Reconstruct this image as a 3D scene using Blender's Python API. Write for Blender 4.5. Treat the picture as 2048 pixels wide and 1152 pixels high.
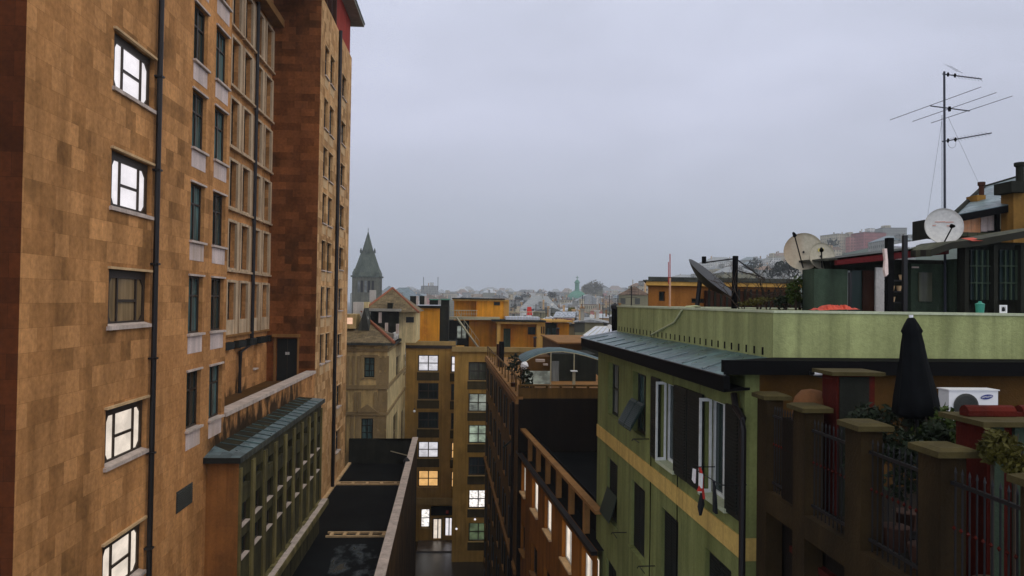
import bpy, math, random
from mathutils import Vector, Matrix, noise as mnoise
R = math.radians
for o in list(bpy.data.objects): bpy.data.objects.remove(o)
SC = bpy.context.scene
COL = SC.collection

# ---------------------------------------------------------------- camera
FPX = 1500.0                       # focal length in photo pixels (2048 wide)
YAW, PITCH, ROLL = math.atan((1024-931)/FPX), math.atan(26.5/FPX), 0.0139
fwd = Vector((math.sin(YAW)*math.cos(PITCH), math.cos(YAW)*math.cos(PITCH), math.sin(PITCH)))
rt0 = Vector((math.cos(YAW), -math.sin(YAW), 0)); up0 = rt0.cross(fwd)
rt = rt0*math.cos(ROLL) + up0*math.sin(ROLL); up = up0*math.cos(ROLL) - rt0*math.sin(ROLL)
cd = bpy.data.cameras.new('camera'); cam = bpy.data.objects.new('camera', cd); COL.objects.link(cam)
cd.sensor_width = 36; cd.lens = FPX/2048*36; cd.clip_start = 0.1; cd.clip_end = 12000
cam.matrix_world = Matrix(((rt.x, up.x, -fwd.x, 0), (rt.y, up.y, -fwd.y, 0), (rt.z, up.z, -fwd.z, 0), (0, 0, 0, 1)))
SC.camera = cam
GZ = -28.0                         # street level below the eye

# ---------------------------------------------------------------- sky, sun, exposure
SUN_EL, SUN_AZ = R(48), R(112)     # behind the photographer, to the right (azimuth from +Y towards +X)
w = bpy.data.worlds.new('World'); SC.world = w; w.use_nodes = True
nt = w.node_tree; nt.nodes.clear()
def wn(t, **k):
    n = nt.nodes.new(t)
    for a, b in k.items(): setattr(n, a, b)
    return n
def wl(a, b): nt.links.new(a, b)
out = wn('ShaderNodeOutputWorld')
sky = wn('ShaderNodeTexSky', sky_type='NISHITA', sun_disc=False, sun_elevation=SUN_EL, sun_rotation=SUN_AZ)
sky.air_density = 1.5; sky.dust_density = 4
b1 = wn('ShaderNodeBackground'); b1.inputs[1].default_value = 0.015; wl(sky.outputs[0], b1.inputs[0])
tc = wn('ShaderNodeTexCoord'); sx = wn('ShaderNodeSeparateXYZ'); wl(tc.outputs['Generated'], sx.inputs[0])
# overcast deck: colour by elevation, broken up by soft cloud noise
mp = wn('ShaderNodeMapping'); mp.inputs['Scale'].default_value = (1.3, 1.3, 4.2); wl(tc.outputs['Generated'], mp.inputs[0])
n1 = wn('ShaderNodeTexNoise'); n1.inputs['Scale'].default_value = 1.7; n1.inputs['Detail'].default_value = 4; n1.inputs['Roughness'].default_value = .52
n1.inputs['Distortion'].default_value = .35
wl(mp.outputs[0], n1.inputs['Vector'])
cr = wn('ShaderNodeValToRGB'); wl(sx.outputs[2], cr.inputs[0])
e = cr.color_ramp.elements
e[0].position = 0.0; e[0].color = (.44, .50, .63, 1)
e[1].position = 1.0; e[1].color = (.74, .74, .76, 1)
for p, c in ((.035, (.47, .535, .68)), (.09, (.63, .68, .89)), (.15, (.73, .74, .95)), (.24, (.72, .725, .92)), (.36, (.70, .715, .88)), (.6, (.70, .705, .76))):
    k = e.new(p); k.color = c + (1,)
cl = wn('ShaderNodeMapRange'); cl.inputs[1].default_value = .3; cl.inputs[2].default_value = .7; cl.inputs[3].default_value = .78; cl.inputs[4].default_value = 1.2
wl(n1.outputs[0], cl.inputs[0])
bk = wn('ShaderNodeMapRange'); bk.inputs[1].default_value = .35; bk.inputs[2].default_value = -.6; bk.inputs[3].default_value = 1.0; bk.inputs[4].default_value = 1.45
wl(sx.outputs[1], bk.inputs[0])    # unseen sky behind the camera brightened to lift the walls facing it
mu = wn('ShaderNodeMath', operation='MULTIPLY'); wl(cl.outputs[0], mu.inputs[0]); wl(bk.outputs[0], mu.inputs[1])
b2 = wn('ShaderNodeBackground'); wl(cr.outputs[0], b2.inputs[0]); wl(mu.outputs[0], b2.inputs[1])
ad = wn('ShaderNodeAddShader'); wl(b1.outputs[0], ad.inputs[0]); wl(b2.outputs[0], ad.inputs[1]); wl(ad.outputs[0], out.inputs[0])
sl = bpy.data.lights.new('sun', 'SUN'); sl.energy = 0.55; sl.angle = R(40); sl.color = (1, .93, .84)
so = bpy.data.objects.new('sun', sl); COL.objects.link(so)
sd = Vector((math.sin(SUN_AZ)*math.cos(SUN_EL), math.cos(SUN_AZ)*math.cos(SUN_EL), math.sin(SUN_EL)))
so.rotation_euler = (-sd).to_track_quat('-Z', 'Y').to_euler()
SC.view_settings.view_transform = 'Standard'; SC.view_settings.look = 'None'; SC.view_settings.exposure = 0.0; SC.view_settings.gamma = 1
SC.cycles.max_bounces = 5; SC.cycles.diffuse_bounces = 3; SC.cycles.glossy_bounces = 3; SC.cycles.volume_bounces = 1
SC.cycles.transparent_max_bounces = 8

# ---------------------------------------------------------------- photo-to-place measuring helpers
def ray(u, v): return fwd + rt*((u-1024)/FPX) - up*((v-576)/FPX)
def PY(u, v, y): d = ray(u, v); return d*(y/d.y)
def PX(u, v, x): d = ray(u, v); return d*(x/d.x)
def PZ(u, v, z): d = ray(u, v); return d*(z/d.z)

# ---------------------------------------------------------------- materials
def lin(c):
    return tuple(((x/255)/12.92 if x/255 <= .04045 else ((x/255+.055)/1.055)**2.4) for x in c)
class N:
    def __init__(s, name):
        s.m = bpy.data.materials.new(name); s.m.use_nodes = True; s.t = s.m.node_tree; s.t.nodes.clear()
        s.o = s.n('ShaderNodeOutputMaterial'); s.b = s.n('ShaderNodeBsdfPrincipled'); s.l(s.b.outputs[0], s.o.inputs[0])
    def n(s, t, **k):
        n = s.t.nodes.new(t)
        for a, b in k.items(): setattr(n, a, b)
        return n
    def l(s, a, b): s.t.links.new(a, b)
    def pos(s, scale=(1, 1, 1)):
        g = s.n('ShaderNodeNewGeometry'); mp = s.n('ShaderNodeMapping'); mp.inputs['Scale'].default_value = scale
        s.l(g.outputs['Position'], mp.inputs[0]); return mp.outputs[0]
    def noise(s, vec, scale, detail=4, lo=0, hi=1, a=.3, b=.7, rough=.55):
        n = s.n('ShaderNodeTexNoise'); n.inputs['Scale'].default_value = scale; n.inputs['Detail'].default_value = detail; n.inputs['Roughness'].default_value = rough
        s.l(vec, n.inputs['Vector']); r = s.n('ShaderNodeMapRange')
        r.inputs[1].default_value = a; r.inputs[2].default_value = b; r.inputs[3].default_value = lo; r.inputs[4].default_value = hi
        s.l(n.outputs[0], r.inputs[0]); return r.outputs[0]
    def mul(s, a, b):
        m = s.n('ShaderNodeMath', operation='MULTIPLY')
        for i, x in enumerate((a, b)):
            if isinstance(x, (int, float)): m.inputs[i].default_value = x
            else: s.l(x, m.inputs[i])
        return m.outputs[0]
    def mix(s, f, a, b, mode='MIX'):
        m = s.n('ShaderNodeMix', data_type='RGBA', blend_type=mode)
        for i, x in ((0, f), (6, a), (7, b)):
            if isinstance(x, (int, float)): m.inputs[i].default_value = x
            elif isinstance(x, tuple): m.inputs[i].default_value = x[:3] + (1,)
            else: s.l(x, m.inputs[i])
        return m.outputs[2]
    def scale(s, col, f):   # colour * float
        v = s.n('ShaderNodeVectorMath', operation='SCALE'); 
        if isinstance(col, tuple): v.inputs[0].default_value = col[:3]
        else: s.l(col, v.inputs[0])
        s.l(f, v.inputs['Scale']); return v.outputs[0]
    def fin(s, col, rough=.8, spec=.3, metal=0, bump=None, bs=.3, bd=.02):
        if isinstance(col, tuple): s.b.inputs['Base Color'].default_value = col[:3] + (1,)
        else: s.l(col, s.b.inputs['Base Color'])
        if isinstance(rough, (int, float)): s.b.inputs['Roughness'].default_value = rough
        else: s.l(rough, s.b.inputs['Roughness'])
        s.b.inputs['Specular IOR Level'].default_value = spec; s.b.inputs['Metallic'].default_value = metal
        if bump is not None:
            b = s.n('ShaderNodeBump'); b.inputs['Strength'].default_value = bs; b.inputs['Distance'].default_value = bd
            s.l(bump, b.inputs['Height']); s.l(b.outputs[0], s.b.inputs['Normal'])
        return s.m
def plaster(name, col, var=.2, sc=.9, streak=.25, rough=.9, spec=.15, dirt=None, dirtamt=.5, drip=0):
    n = N(name); a = n.noise(n.pos(), sc, 6, 1-var, 1+var); b = n.noise(n.pos((1, 1, .1)), 2.2, 4, 1-streak, 1+streak*.6)
    f = n.noise(n.pos(), 14, 3, .9, 1.1)
    c = n.scale(lin(col), n.mul(n.mul(a, b), f))
    if dirt:
        d = n.noise(n.pos((1, 1, .35)), .8, 6, 0, dirtamt, .5, .72); c = n.mix(d, c, lin(dirt))
    if drip:      # narrow run-off marks
        c = n.mix(n.noise(n.pos((4.5, 4.5, .1)), 1.1, 6, 0, drip, .54, .74), c, lin(tuple(int(x*.55) for x in col)))
        c = n.mix(n.noise(n.pos((1, 1, .8)), .55, 7, 0, drip*.7, .56, .66, .65), c, lin(tuple(min(255, int(x*1.22)) for x in col)))
    return n.fin(c, rough, spec, bump=n.noise(n.pos(), 30, 3), bs=.25)
def flat(name, col, rough=.6, spec=.3, metal=0, var=.12, sc=6):
    n = N(name); return n.fin(n.scale(lin(col), n.noise(n.pos(), sc, 4, 1-var, 1+var)), rough, spec, metal)
def sxz(n):
    g = n.n('ShaderNodeNewGeometry'); s = n.n('ShaderNodeSeparateXYZ'); n.l(g.outputs['Position'], s.inputs[0])
    a = n.n('ShaderNodeMath', operation='ADD'); n.l(s.outputs[0], a.inputs[0]); n.l(s.outputs[1], a.inputs[1])
    c = n.n('ShaderNodeCombineXYZ'); n.l(a.outputs[0], c.inputs[0]); n.l(s.outputs[2], c.inputs[1]); return c.outputs[0], a.outputs[0], s.outputs[2]
def brick(n, vec, c1, c2, mortar, w_, h_, ms=.01, off=.5, bias=0):
    b = n.n('ShaderNodeTexBrick'); n.l(vec, b.inputs['Vector']); b.offset = off
    b.inputs['Color1'].default_value = c1 + (1,); b.inputs['Color2'].default_value = c2 + (1,); b.inputs['Mortar'].default_value = mortar + (1,)
    b.inputs['Scale'].default_value = 1; b.inputs['Mortar Size'].default_value = ms; b.inputs['Brick Width'].default_value = w_; b.inputs['Row Height'].default_value = h_
    b.inputs['Bias'].default_value = bias; b.inputs['Mortar Smooth'].default_value = .4
    return b
def stone(name, c1, c2, dark, patch=.6, w_=.66, h_=.57, streak=.3):
    n = N(name); vec, s_, z_ = sxz(n)
    wv = n.n('ShaderNodeMapping'); wv.inputs['Location'].default_value = (3.3, .2, 0); n.l(vec, wv.inputs[0])
    b = brick(n, wv.outputs[0], lin(c1), lin(c2), tuple(x*.62 for x in lin(c2)), w_, h_, .005)
    b2_ = brick(n, wv.outputs[0], (.25, .25, .25), (1, 1, 1), (.5, .5, .5), w_, h_, .006, bias=.1); b2_.offset = .5; b2_.squash = 1
    col = b.outputs[0]
    pt = n.noise(n.pos(), .11, 5, .12, 1, .42, .58)          # large weathered patches: dark lichen blocks
    blk = n.n('ShaderNodeTexNoise'); blk.inputs['Scale'].default_value = .9; blk.inputs['Detail'].default_value = 2; n.l(vec, blk.inputs['Vector'])
    bm = n.n('ShaderNodeMapRange'); bm.inputs[1].default_value = .38; bm.inputs[2].default_value = .62; bm.inputs[3].default_value = .35; n.l(blk.outputs[0], bm.inputs[0])
    d = n.mul(n.mul(pt, bm.outputs[0]), patch)
    sp = n.n('ShaderNodeSeparateColor'); n.l(b2_.outputs[0], sp.inputs[0])
    tr_ = n.n('ShaderNodeMapRange'); tr_.inputs[1].default_value = .35; tr_.inputs[2].default_value = .95; n.l(sp.outputs[0], tr_.inputs[0]); d = n.mul(d, tr_.outputs[0])
    col = n.mix(d, col, lin(dark))
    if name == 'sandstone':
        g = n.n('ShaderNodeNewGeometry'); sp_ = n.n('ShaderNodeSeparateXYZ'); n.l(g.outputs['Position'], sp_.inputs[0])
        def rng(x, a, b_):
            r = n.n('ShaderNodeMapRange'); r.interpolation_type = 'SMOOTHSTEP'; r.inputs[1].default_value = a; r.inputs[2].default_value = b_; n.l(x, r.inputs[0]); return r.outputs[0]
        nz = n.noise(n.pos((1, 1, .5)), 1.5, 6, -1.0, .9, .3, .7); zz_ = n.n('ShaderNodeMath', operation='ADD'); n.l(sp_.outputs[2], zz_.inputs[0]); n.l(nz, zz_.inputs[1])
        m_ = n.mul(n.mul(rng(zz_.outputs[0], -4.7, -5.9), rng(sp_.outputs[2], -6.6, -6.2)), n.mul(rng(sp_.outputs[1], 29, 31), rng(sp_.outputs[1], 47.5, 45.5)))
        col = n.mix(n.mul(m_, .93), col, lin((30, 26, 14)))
        # run-off marks below ledges: thin vertical streaks with their own noise
        m2 = n.mul(n.noise(n.pos((1.1, 1.1, .07)), 1.3, 3, 0, 1, .52, .72), .3); col = n.mix(m2, col, lin((88, 58, 28)))
    f = n.mul(n.noise(n.pos((1, 1, .3)), .7, 4, 1-streak, 1+streak*.4), n.noise(n.pos(), 6, 6, .74, 1.22, .3, .7, .65))
    return n.fin(n.scale(col, f), .92, .1, bump=b.outputs['Fac'], bs=-.3, bd=.01)
def slate(name, c1, c2, w_=.35, h_=.22, rough=.45, spec=.4):
    n = N(name); g = n.n('ShaderNodeNewGeometry'); s = n.n('ShaderNodeSeparateXYZ'); n.l(g.outputs['Position'], s.inputs[0])
    b = brick(n, g.outputs['Position'], lin(c1), lin(c2), lin(tuple(int(x*.45) for x in c1)), w_, h_, .012)
    c = n.scale(b.outputs[0], n.noise(n.pos(), 2.5, 5, .7, 1.25))
    return n.fin(c, n.noise(n.pos(), 3, 3, rough-.12, rough+.15), spec, bump=b.outputs['Fac'], bs=-.5, bd=.02)
def glass(name, col, var=.5, rough=.14, spec=.22, sc=(3, 3, .25)):
    n = N(name); c = n.scale(lin(col), n.mul(n.noise(n.pos(sc), 2.2, 3, 1-var, 1+var), n.noise(n.pos(), .35, 2, .5, 1.6)))
    return n.fin(c, rough, spec)
def lit(name, col, st, var=.2, sc=1.2, blinds=False):
    n = N(name); f = n.noise(n.pos((1, 1, 1.6)), sc, 3, 1-var, 1+var*.3, .35, .65)
    if blinds:
        vec, s_, z_ = sxz(n); wv = n.n('ShaderNodeTexWave'); wv.bands_direction = 'Y'; wv.inputs['Scale'].default_value = 2.2; wv.inputs['Distortion'].default_value = .4
        n.l(vec, wv.inputs[0]); r = n.n('ShaderNodeMapRange'); r.inputs[3].default_value = .75; r.inputs[4].default_value = 1.05; n.l(wv.outputs['Fac'], r.inputs[0]); f = n.mul(f, r.outputs[0])
    n.b.inputs['Base Color'].default_value = (.05, .05, .05, 1); n.b.inputs['Roughness'].default_value = .15
    n.l(n.scale(col, f), n.b.inputs['Emission Color']); n.b.inputs['Emission Strength'].default_value = st
    return n.m
def farwall(name, col, dark=(50, 55, 55), wsp=2.6, hsp=3.1):
    n = N(name); vec, s_, z_ = sxz(n)
    def band(x, sp, a, b, off):
        d = n.n('ShaderNodeMath', operation='DIVIDE'); n.l(x, d.inputs[0]); d.inputs[1].default_value = sp
        ad_ = n.n('ShaderNodeMath', operation='ADD'); n.l(d.outputs[0], ad_.inputs[0]); ad_.inputs[1].default_value = 100+off
        fr = n.n('ShaderNodeMath', operation='FRACT'); n.l(ad_.outputs[0], fr.inputs[0])
        g = n.n('ShaderNodeMath', operation='GREATER_THAN'); n.l(fr.outputs[0], g.inputs[0]); g.inputs[1].default_value = a
        l_ = n.n('ShaderNodeMath', operation='LESS_THAN'); n.l(fr.outputs[0], l_.inputs[0]); l_.inputs[1].default_value = b
        return n.mul(g.outputs[0], l_.outputs[0])
    m = n.mul(band(s_, wsp, .33, .68, .13), band(z_, hsp, .3, .78, .4))
    g = n.n('ShaderNodeNewGeometry'); sn = n.n('ShaderNodeSeparateXYZ'); n.l(g.outputs['Normal'], sn.inputs[0])
    ab = n.n('ShaderNodeMath', operation='ABSOLUTE'); n.l(sn.outputs[2], ab.inputs[0]); lt = n.n('ShaderNodeMath', operation='LESS_THAN'); n.l(ab.outputs[0], lt.inputs[0]); lt.inputs[1].default_value = .5
    m = n.mul(n.mul(m, lt.outputs[0]), .8)
    c = n.scale(lin(col), n.noise(n.pos((1, 1, .4)), .5, 5, .75, 1.2))
    return n.fin(n.mix(m, c, lin(dark)), .85, .15)

M = {}
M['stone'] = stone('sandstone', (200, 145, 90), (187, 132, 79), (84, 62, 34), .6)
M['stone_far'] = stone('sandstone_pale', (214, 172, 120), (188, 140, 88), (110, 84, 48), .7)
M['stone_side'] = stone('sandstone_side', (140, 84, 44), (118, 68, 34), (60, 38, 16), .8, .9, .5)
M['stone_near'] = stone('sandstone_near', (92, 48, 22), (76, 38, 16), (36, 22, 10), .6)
M['stone_low'] = plaster('ochre_render', (150, 98, 50), .18, .5, .3, dirt=(60, 55, 35), dirtamt=.4, drip=0.5)
M['moss'] = plaster('mossy_stain', (46, 42, 24), .4, 1.2, .4)
M['trim'] = plaster('limestone_trim', (188, 172, 158), .14, 1.2, .22, drip=0.3)
M['trim_warm'] = plaster('warm_trim', (196, 164, 120), .14, 1.2, .2)
M['panel'] = plaster('pale_spandrel', (204, 186, 176), .1, .8, .25, dirt=(170, 140, 105), dirtamt=.6)
M['pale_stone'] = plaster('pale_stone', (184, 160, 128), .15, 1, .35)
M['olive_stone'] = plaster('weathered_olive_stone', (110, 100, 60), .3, 1.1, .55, dirt=(40, 42, 24), dirtamt=.7)
M['annex_wall'] = plaster('dark_brown_wall_render', (84, 62, 32), .3, .5, .4, dirt=(40, 32, 18), dirtamt=.6, drip=0.5)
M['chimney_ochre'] = plaster('dull_ochre_chimney', (132, 98, 44), .25, 2, .4)
M['olive_panel'] = plaster('dark_olive_panel', (62, 58, 34), .3, 1.4, .7)
M['penthouse'] = plaster('penthouse_ochre', (150, 98, 46), .2, .6, .3, dirt=(80, 52, 26), dirtamt=.6, drip=0.5)
M['spandrel'] = plaster('dull_spandrel', (74, 64, 38), .15, 1, .3)
M['frame_dark'] = flat('dark_bronze_frame', (52, 42, 32), .5)
M['frame_green'] = flat('dark_green_frame', (34, 40, 32), .5)
M['frame_white'] = flat('white_painted_frame', (206, 208, 200), .5)
M['black'] = flat('black_metal', (8, 8, 8), .8, .08, 0, .2)
M['iron'] = flat('dark_iron', (30, 30, 30), .55, .3, .2)
M['pipe'] = flat('dark_downpipe', (24, 20, 18), .5)
M['glass'] = glass('dark_glass', (36, 48, 46))
M['glass_teal'] = glass('teal_curtain_glass', (62, 84, 82), .6)
M['glass_blind'] = glass('blind_glass', (78, 80, 62), .4)
M['glass_pale'] = glass('pale_curtain_glass', (112, 116, 112), .35)
M['glass_beige'] = glass('beige_light_glass', (128, 106, 74), .3, .2)  # beige reflection and room light put into the glass colour
M['lit'] = lit('white_lit_room', (1, .94, .97), .88, .14)
M['lit_blinds'] = lit('lit_room_blinds', (.98, .95, 1), .8, .3, 1.2, True)
M['lit_warm'] = lit('warm_lit_room', (1, .56, .2), .82, .2)
M['lit_green'] = lit('greenish_lit_room', (.72, .88, .66), .45, .6, 1.2, True)
M['lit_dim'] = lit('dim_lit_room', (.55, .6, .5), .38, .7)
M['lit_green_dim'] = lit('dim_green_room', (.3, .42, .2), .22, .7)
M['lit_cream'] = lit('cream_lit_room', (1, .86, .72), .85, .25)
M['lit_shop'] = lit('lit_shop', (1, .95, .9), 1.3, .6, 3.0)
M['lit_pink'] = lit('pinkish_lit_room', (1, .62, .42), .9, .15)
M['red_wall'] = plaster('red_render', (150, 52, 38), .12, 1, .2)
M['soffit'] = plaster('grey_soffit', (150, 148, 136), .12, 1, .1)
M['slate'] = slate('slate', (104, 124, 126), (70, 86, 88), .9, .3, .38, .5)
M['slate_g'] = slate('green_slate', (74, 104, 100), (48, 70, 74), .9, .4, .35, .5)
M['copper'] = plaster('green_copper', (92, 140, 118), .15, .6, .3)
M['tan_roof'] = slate('tan_tiles', (124, 108, 76), (96, 82, 56), .5, .3, .8, .2)
M['rust_ridge'] = flat('rusty_ridge_tiles', (140, 84, 56), .8)
M['dark_roof'] = slate('dark_slate', (70, 72, 62), (48, 50, 44), .5, .3, .7, .2)
M['roof_black'] = plaster('dark_membrane', (12, 14, 13), .8, .4, .2, .8, .06)
M['puddle'] = None
M['palazzo'] = plaster('palazzo_render', (192, 166, 112), .2, .7, .35, dirt=(88, 74, 38), dirtamt=.6, drip=0.5)
M['palazzo_side'] = plaster('palazzo_pale_render', (208, 188, 138), .16, .8, .3, dirt=(110, 100, 72), dirtamt=.5, drip=0.5)
M['palazzo_trim'] = plaster('palazzo_trim', (146, 126, 88), .15, 1, .2)
M['olive'] = plaster('olive_render', (172, 134, 66), .15, .5, .2, dirt=(70, 60, 34), dirtamt=.3, drip=0.5)
M['olive_cap'] = plaster('olive_coping', (158, 132, 82), .12, 1, .2)
M['ochre'] = plaster('ochre_render_bright', (206, 138, 36), .14, .6, .2, dirt=(180, 84, 26), dirtamt=.5, drip=0.35)
M['ochre_pale'] = plaster('pale_ochre', (196, 152, 78), .12, .6, .2)
M['rail'] = flat('pale_rail', (172, 164, 132), .6)
M['brown'] = plaster('brown_render', (98, 72, 32), .2, .5, .3, dirt=(50, 40, 22), dirtamt=.5, drip=0.5)
M['brown_trim'] = plaster('brown_coping', (136, 98, 54), .15, 1, .2)
M['rust'] = plaster('rust_render', (146, 92, 32), .2, .5, .3, dirt=(70, 48, 22), dirtamt=.6, drip=0.5)
M['shutter'] = flat('dark_green_shutter', (18, 24, 20), .6)
M['shutter_teal'] = flat('teal_shutter', (24, 44, 38), .5)
M['green'] = plaster('green_render', (116, 122, 72), .13, .7, .28, dirt=(70, 78, 28), dirtamt=.4, drip=0.55)
M['green_par'] = plaster('green_parapet_render', (146, 152, 100), .14, .7, .28, dirt=(96, 100, 54), dirtamt=.5, drip=0.45)
M['green_cap'] = plaster('parapet_coping', (176, 182, 150), .1, 1, .1)
M['band'] = plaster('yellow_band', (192, 162, 90), .12, 1.4, .15, drip=0.5)
M['ochre_dark'] = plaster('dull_ochre_wall', (84, 58, 22), .15, .8, .2)
M['pillar'] = plaster('brown_pillar', (50, 38, 18), .3, 1.1, .45, dirt=(24, 20, 10), dirtamt=.6, drip=0.5)
M['pillar_dk'] = plaster('dark_brown_wall', (24, 18, 10), .2, 1.1, .3)
M['pillar_cap'] = plaster('pillar_cap_stone', (70, 62, 34), .2, 3, .1)
M['terracotta'] = plaster('terracotta', (74, 20, 9), .3, 2.5, .4, dirt=(30, 18, 10), dirtamt=.7)
M['white'] = flat('white_plastic', (226, 226, 222), .45, .4, 0, .04)
M['white_dirty'] = plaster('whitewash', (196, 192, 182), .1, 1, .2)
M['grille'] = flat('grey_grille', (60, 62, 56), .6)
M['logo'] = flat('blue_badge', (18, 34, 110), .4, .4, 0, .03)
M['dish'] = plaster('dish_enamel', (186, 178, 152), .12, 2.5, .1, .5, .4, dirt=(150, 104, 60), dirtamt=.5)
M['dish_pale'] = plaster('pale_dish_enamel', (196, 194, 184), .08, 3, .08, .5, .4)
M['mesh_dish'] = flat('dark_mesh_dish', (40, 40, 38), .6)
M['umbrella'] = flat('black_canvas', (12, 14, 15), .9, .1, 0, .3)
M['teal'] = flat('teal_plastic', (52, 130, 108), .4)
M['red_cloth'] = flat('red_cloth', (190, 52, 42), .8)
M['tarp'] = flat('orange_red_tarp', (188, 72, 48), .7)
M['dark_cloth'] = flat('dark_cloth', (26, 28, 30), .9)
M['rope'] = flat('pale_hose', (164, 168, 128), .7)
M['shed'] = plaster('weathered_green_boards', (58, 72, 56), .25, 1.2, .4)
M['shed_dark'] = plaster('dark_boards', (34, 36, 28), .3, 1.2, .4)
M['shed_brown'] = plaster('brown_boards', (64, 40, 28), .3, 1.2, .5)
M['red_roof'] = plaster('maroon_fascia', (86, 26, 26), .2, 2, .2)
M['plank'] = plaster('rusty_planks', (236, 146, 66), .3, 2.2, .6, dirt=(214, 190, 168), dirtamt=.7)
M['plank_pale'] = plaster('pale_planks', (240, 218, 204), .15, 2.2, .4)
M['zinc'] = plaster('zinc_sheet', (196, 200, 206), .1, 1, .1, .4, .5)
M['panel_solar'] = slate('solar_cells', (150, 156, 160), (132, 138, 144), 1.0, .6, .25, .5)
M['asphalt'] = plaster('wet_asphalt', (34, 36, 38), .3, .5, .05, .14, .5)
M['asphalt'].node_tree.nodes  # wet street
M['pave'] = plaster('wet_pavement', (96, 84, 74), .2, 1.4, .05, .2, .5)
M['ground'] = plaster('city_ground', (52, 54, 48), .3, .05, .05, .9, .1)
M['hill'] = plaster('wooded_hill', (64, 76, 60), .35, .02, .05, .95, .05)
M['leaf'] = flat('leaf_green', (50, 64, 18), .7, .2, 0, .45, 4)
M['leaf_dk'] = flat('leaf_dark', (26, 36, 18), .7, .2, 0, .45, 4)
M['leaf_y'] = flat('leaf_yellow', (72, 68, 22), .7, .2, 0, .4, 4)
M['bark'] = flat('bark', (60, 50, 38), .9)
M['pot'] = flat('clay_pot', (58, 34, 20), .8)
M['cowl'] = plaster('brown_cowl', (110, 74, 44), .2, 3, .2)
M['mast'] = flat('mast_steel', (44, 48, 56), .5)
M['red_paint'] = flat('red_paint', (170, 50, 44), .6)
M['pole_pale'] = flat('pale_pole', (190, 150, 120), .6)

# ---------------------------------------------------------------- mesh building
class MB:
    def __init__(s): s.v = []; s.f = []
    def quad(s, *p):
        i = len(s.v); s.v += [Vector(q) for q in p]; s.f.append(tuple(range(i, i+len(p)))); return s
    def box(s, x0, x1, y0, y1, z0, z1):
        return s.hexa([(x0, y0), (x1, y0), (x1, y1), (x0, y1)], z0, z1)
    def hexa(s, pts, z0, z1, pts2=None):     # footprint CCW, optional other top footprint
        i = len(s.v); n = len(pts); t = pts2 or pts
        s.v += [Vector((p[0], p[1], z0)) for p in pts] + [Vector((p[0], p[1], z1)) for p in t]
        s.f.append(tuple(i+k for k in reversed(range(n)))); s.f.append(tuple(i+n+k for k in range(n)))
        for k in range(n): s.f.append((i+k, i+(k+1) % n, i+n+(k+1) % n, i+n+k))
        return s
    def pts8(s, a, b):                       # general prism between two equal polygons (3D points)
        i = len(s.v); n = len(a); s.v += [Vector(p) for p in a] + [Vector(p) for p in b]
        s.f.append(tuple(i+k for k in reversed(range(n)))); s.f.append(tuple(i+n+k for k in range(n)))
        for k in range(n): s.f.append((i+k, i+(k+1) % n, i+n+(k+1) % n, i+n+k))
        return s
    def tube(s, pts, r, n=8, r2=None):
        pts = [Vector(p) for p in pts]; i0 = len(s.v); m = len(pts)
        for k, p in enumerate(pts):
            t = (pts[min(k+1, m-1)]-pts[max(k-1, 0)]).normalized()
            a = t.cross(Vector((0, 0, 1)) if abs(t.z) < .95 else Vector((1, 0, 0))).normalized(); b = t.cross(a)
            rr = r if r2 is None else r+(r2-r)*k/(m-1)
            for j in range(n): s.v.append(p+(a*math.cos(j*2*math.pi/n)+b*math.sin(j*2*math.pi/n))*rr)
        for k in range(m-1):
            for j in range(n): a_ = i0+k*n+j; b_ = i0+k*n+(j+1) % n; s.f.append((a_, b_, b_+n, a_+n))
        s.f.append(tuple(i0+j for j in reversed(range(n)))); s.f.append(tuple(i0+(m-1)*n+j for j in range(n)))
        return s
    def lathe(s, c, prof, n=16, ax=None, phase=0):     # prof [(r,h)]
        c = Vector(c); ax = (Vector(ax) if ax else Vector((0, 0, 1))).normalized()
        a = ax.cross(Vector((0, 1, 0)) if abs(ax.y) < .9 else Vector((1, 0, 0))).normalized(); b = ax.cross(a); i0 = len(s.v)
        for r, h in prof:
            for j in range(n):
                t = j*2*math.pi/n+phase; s.v.append(c+ax*h+(a*math.cos(t)+b*math.sin(t))*r)
        for k in range(len(prof)-1):
            for j in range(n): p = i0+k*n+j; q = i0+k*n+(j+1) % n; s.f.append((p, q, q+n, p+n))
        if prof[0][0] > 1e-4: s.f.append(tuple(i0+j for j in reversed(range(n))))
        if prof[-1][0] > 1e-4: s.f.append(tuple(i0+(len(prof)-1)*n+j for j in range(n)))
        return s
    def build(s, name, mat, parent=None, smooth=False):
        me = bpy.data.meshes.new(name)
        inv = FRAMES.get(parent.name, Matrix.Identity(4)).inverted() if parent else Matrix.Identity(4)
        base = Vector((0, 0, 0))
        if parent is None and s.v:
            xs = [p.x for p in s.v]; ys = [p.y for p in s.v]; zs = [p.z for p in s.v]
            base = Vector(((min(xs)+max(xs))/2, (min(ys)+max(ys))/2, min(zs))); inv = Matrix.Translation(-base)
        me.from_pydata([tuple(inv @ p) for p in s.v], [], s.f)
        me.materials.append(mat if not isinstance(mat, str) else M[mat])
        if smooth:
            for p in me.polygons: p.use_smooth = True
        me.update(); o = bpy.data.objects.new(name, me); COL.objects.link(o)
        if parent: o.parent = parent; FRAMES[o.name] = FRAMES.get(parent.name, Matrix.Identity(4))
        else: o.location = base; FRAMES[o.name] = Matrix.Translation(base)
        return o
FRAMES = {}
def tag(o, label=None, cat=None, group=None, kind=None):
    if label: o['label'] = label
    if cat: o['category'] = cat
    if group: o['group'] = group
    if kind: o['kind'] = kind
    return o
def thing(name, loc, label, cat, group=None):
    o = bpy.data.objects.new(name, None); COL.objects.link(o); o.location = loc; o.empty_display_size = .3
    FRAMES[o.name] = Matrix.Translation(Vector(loc)); return tag(o, label, cat, group)

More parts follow.
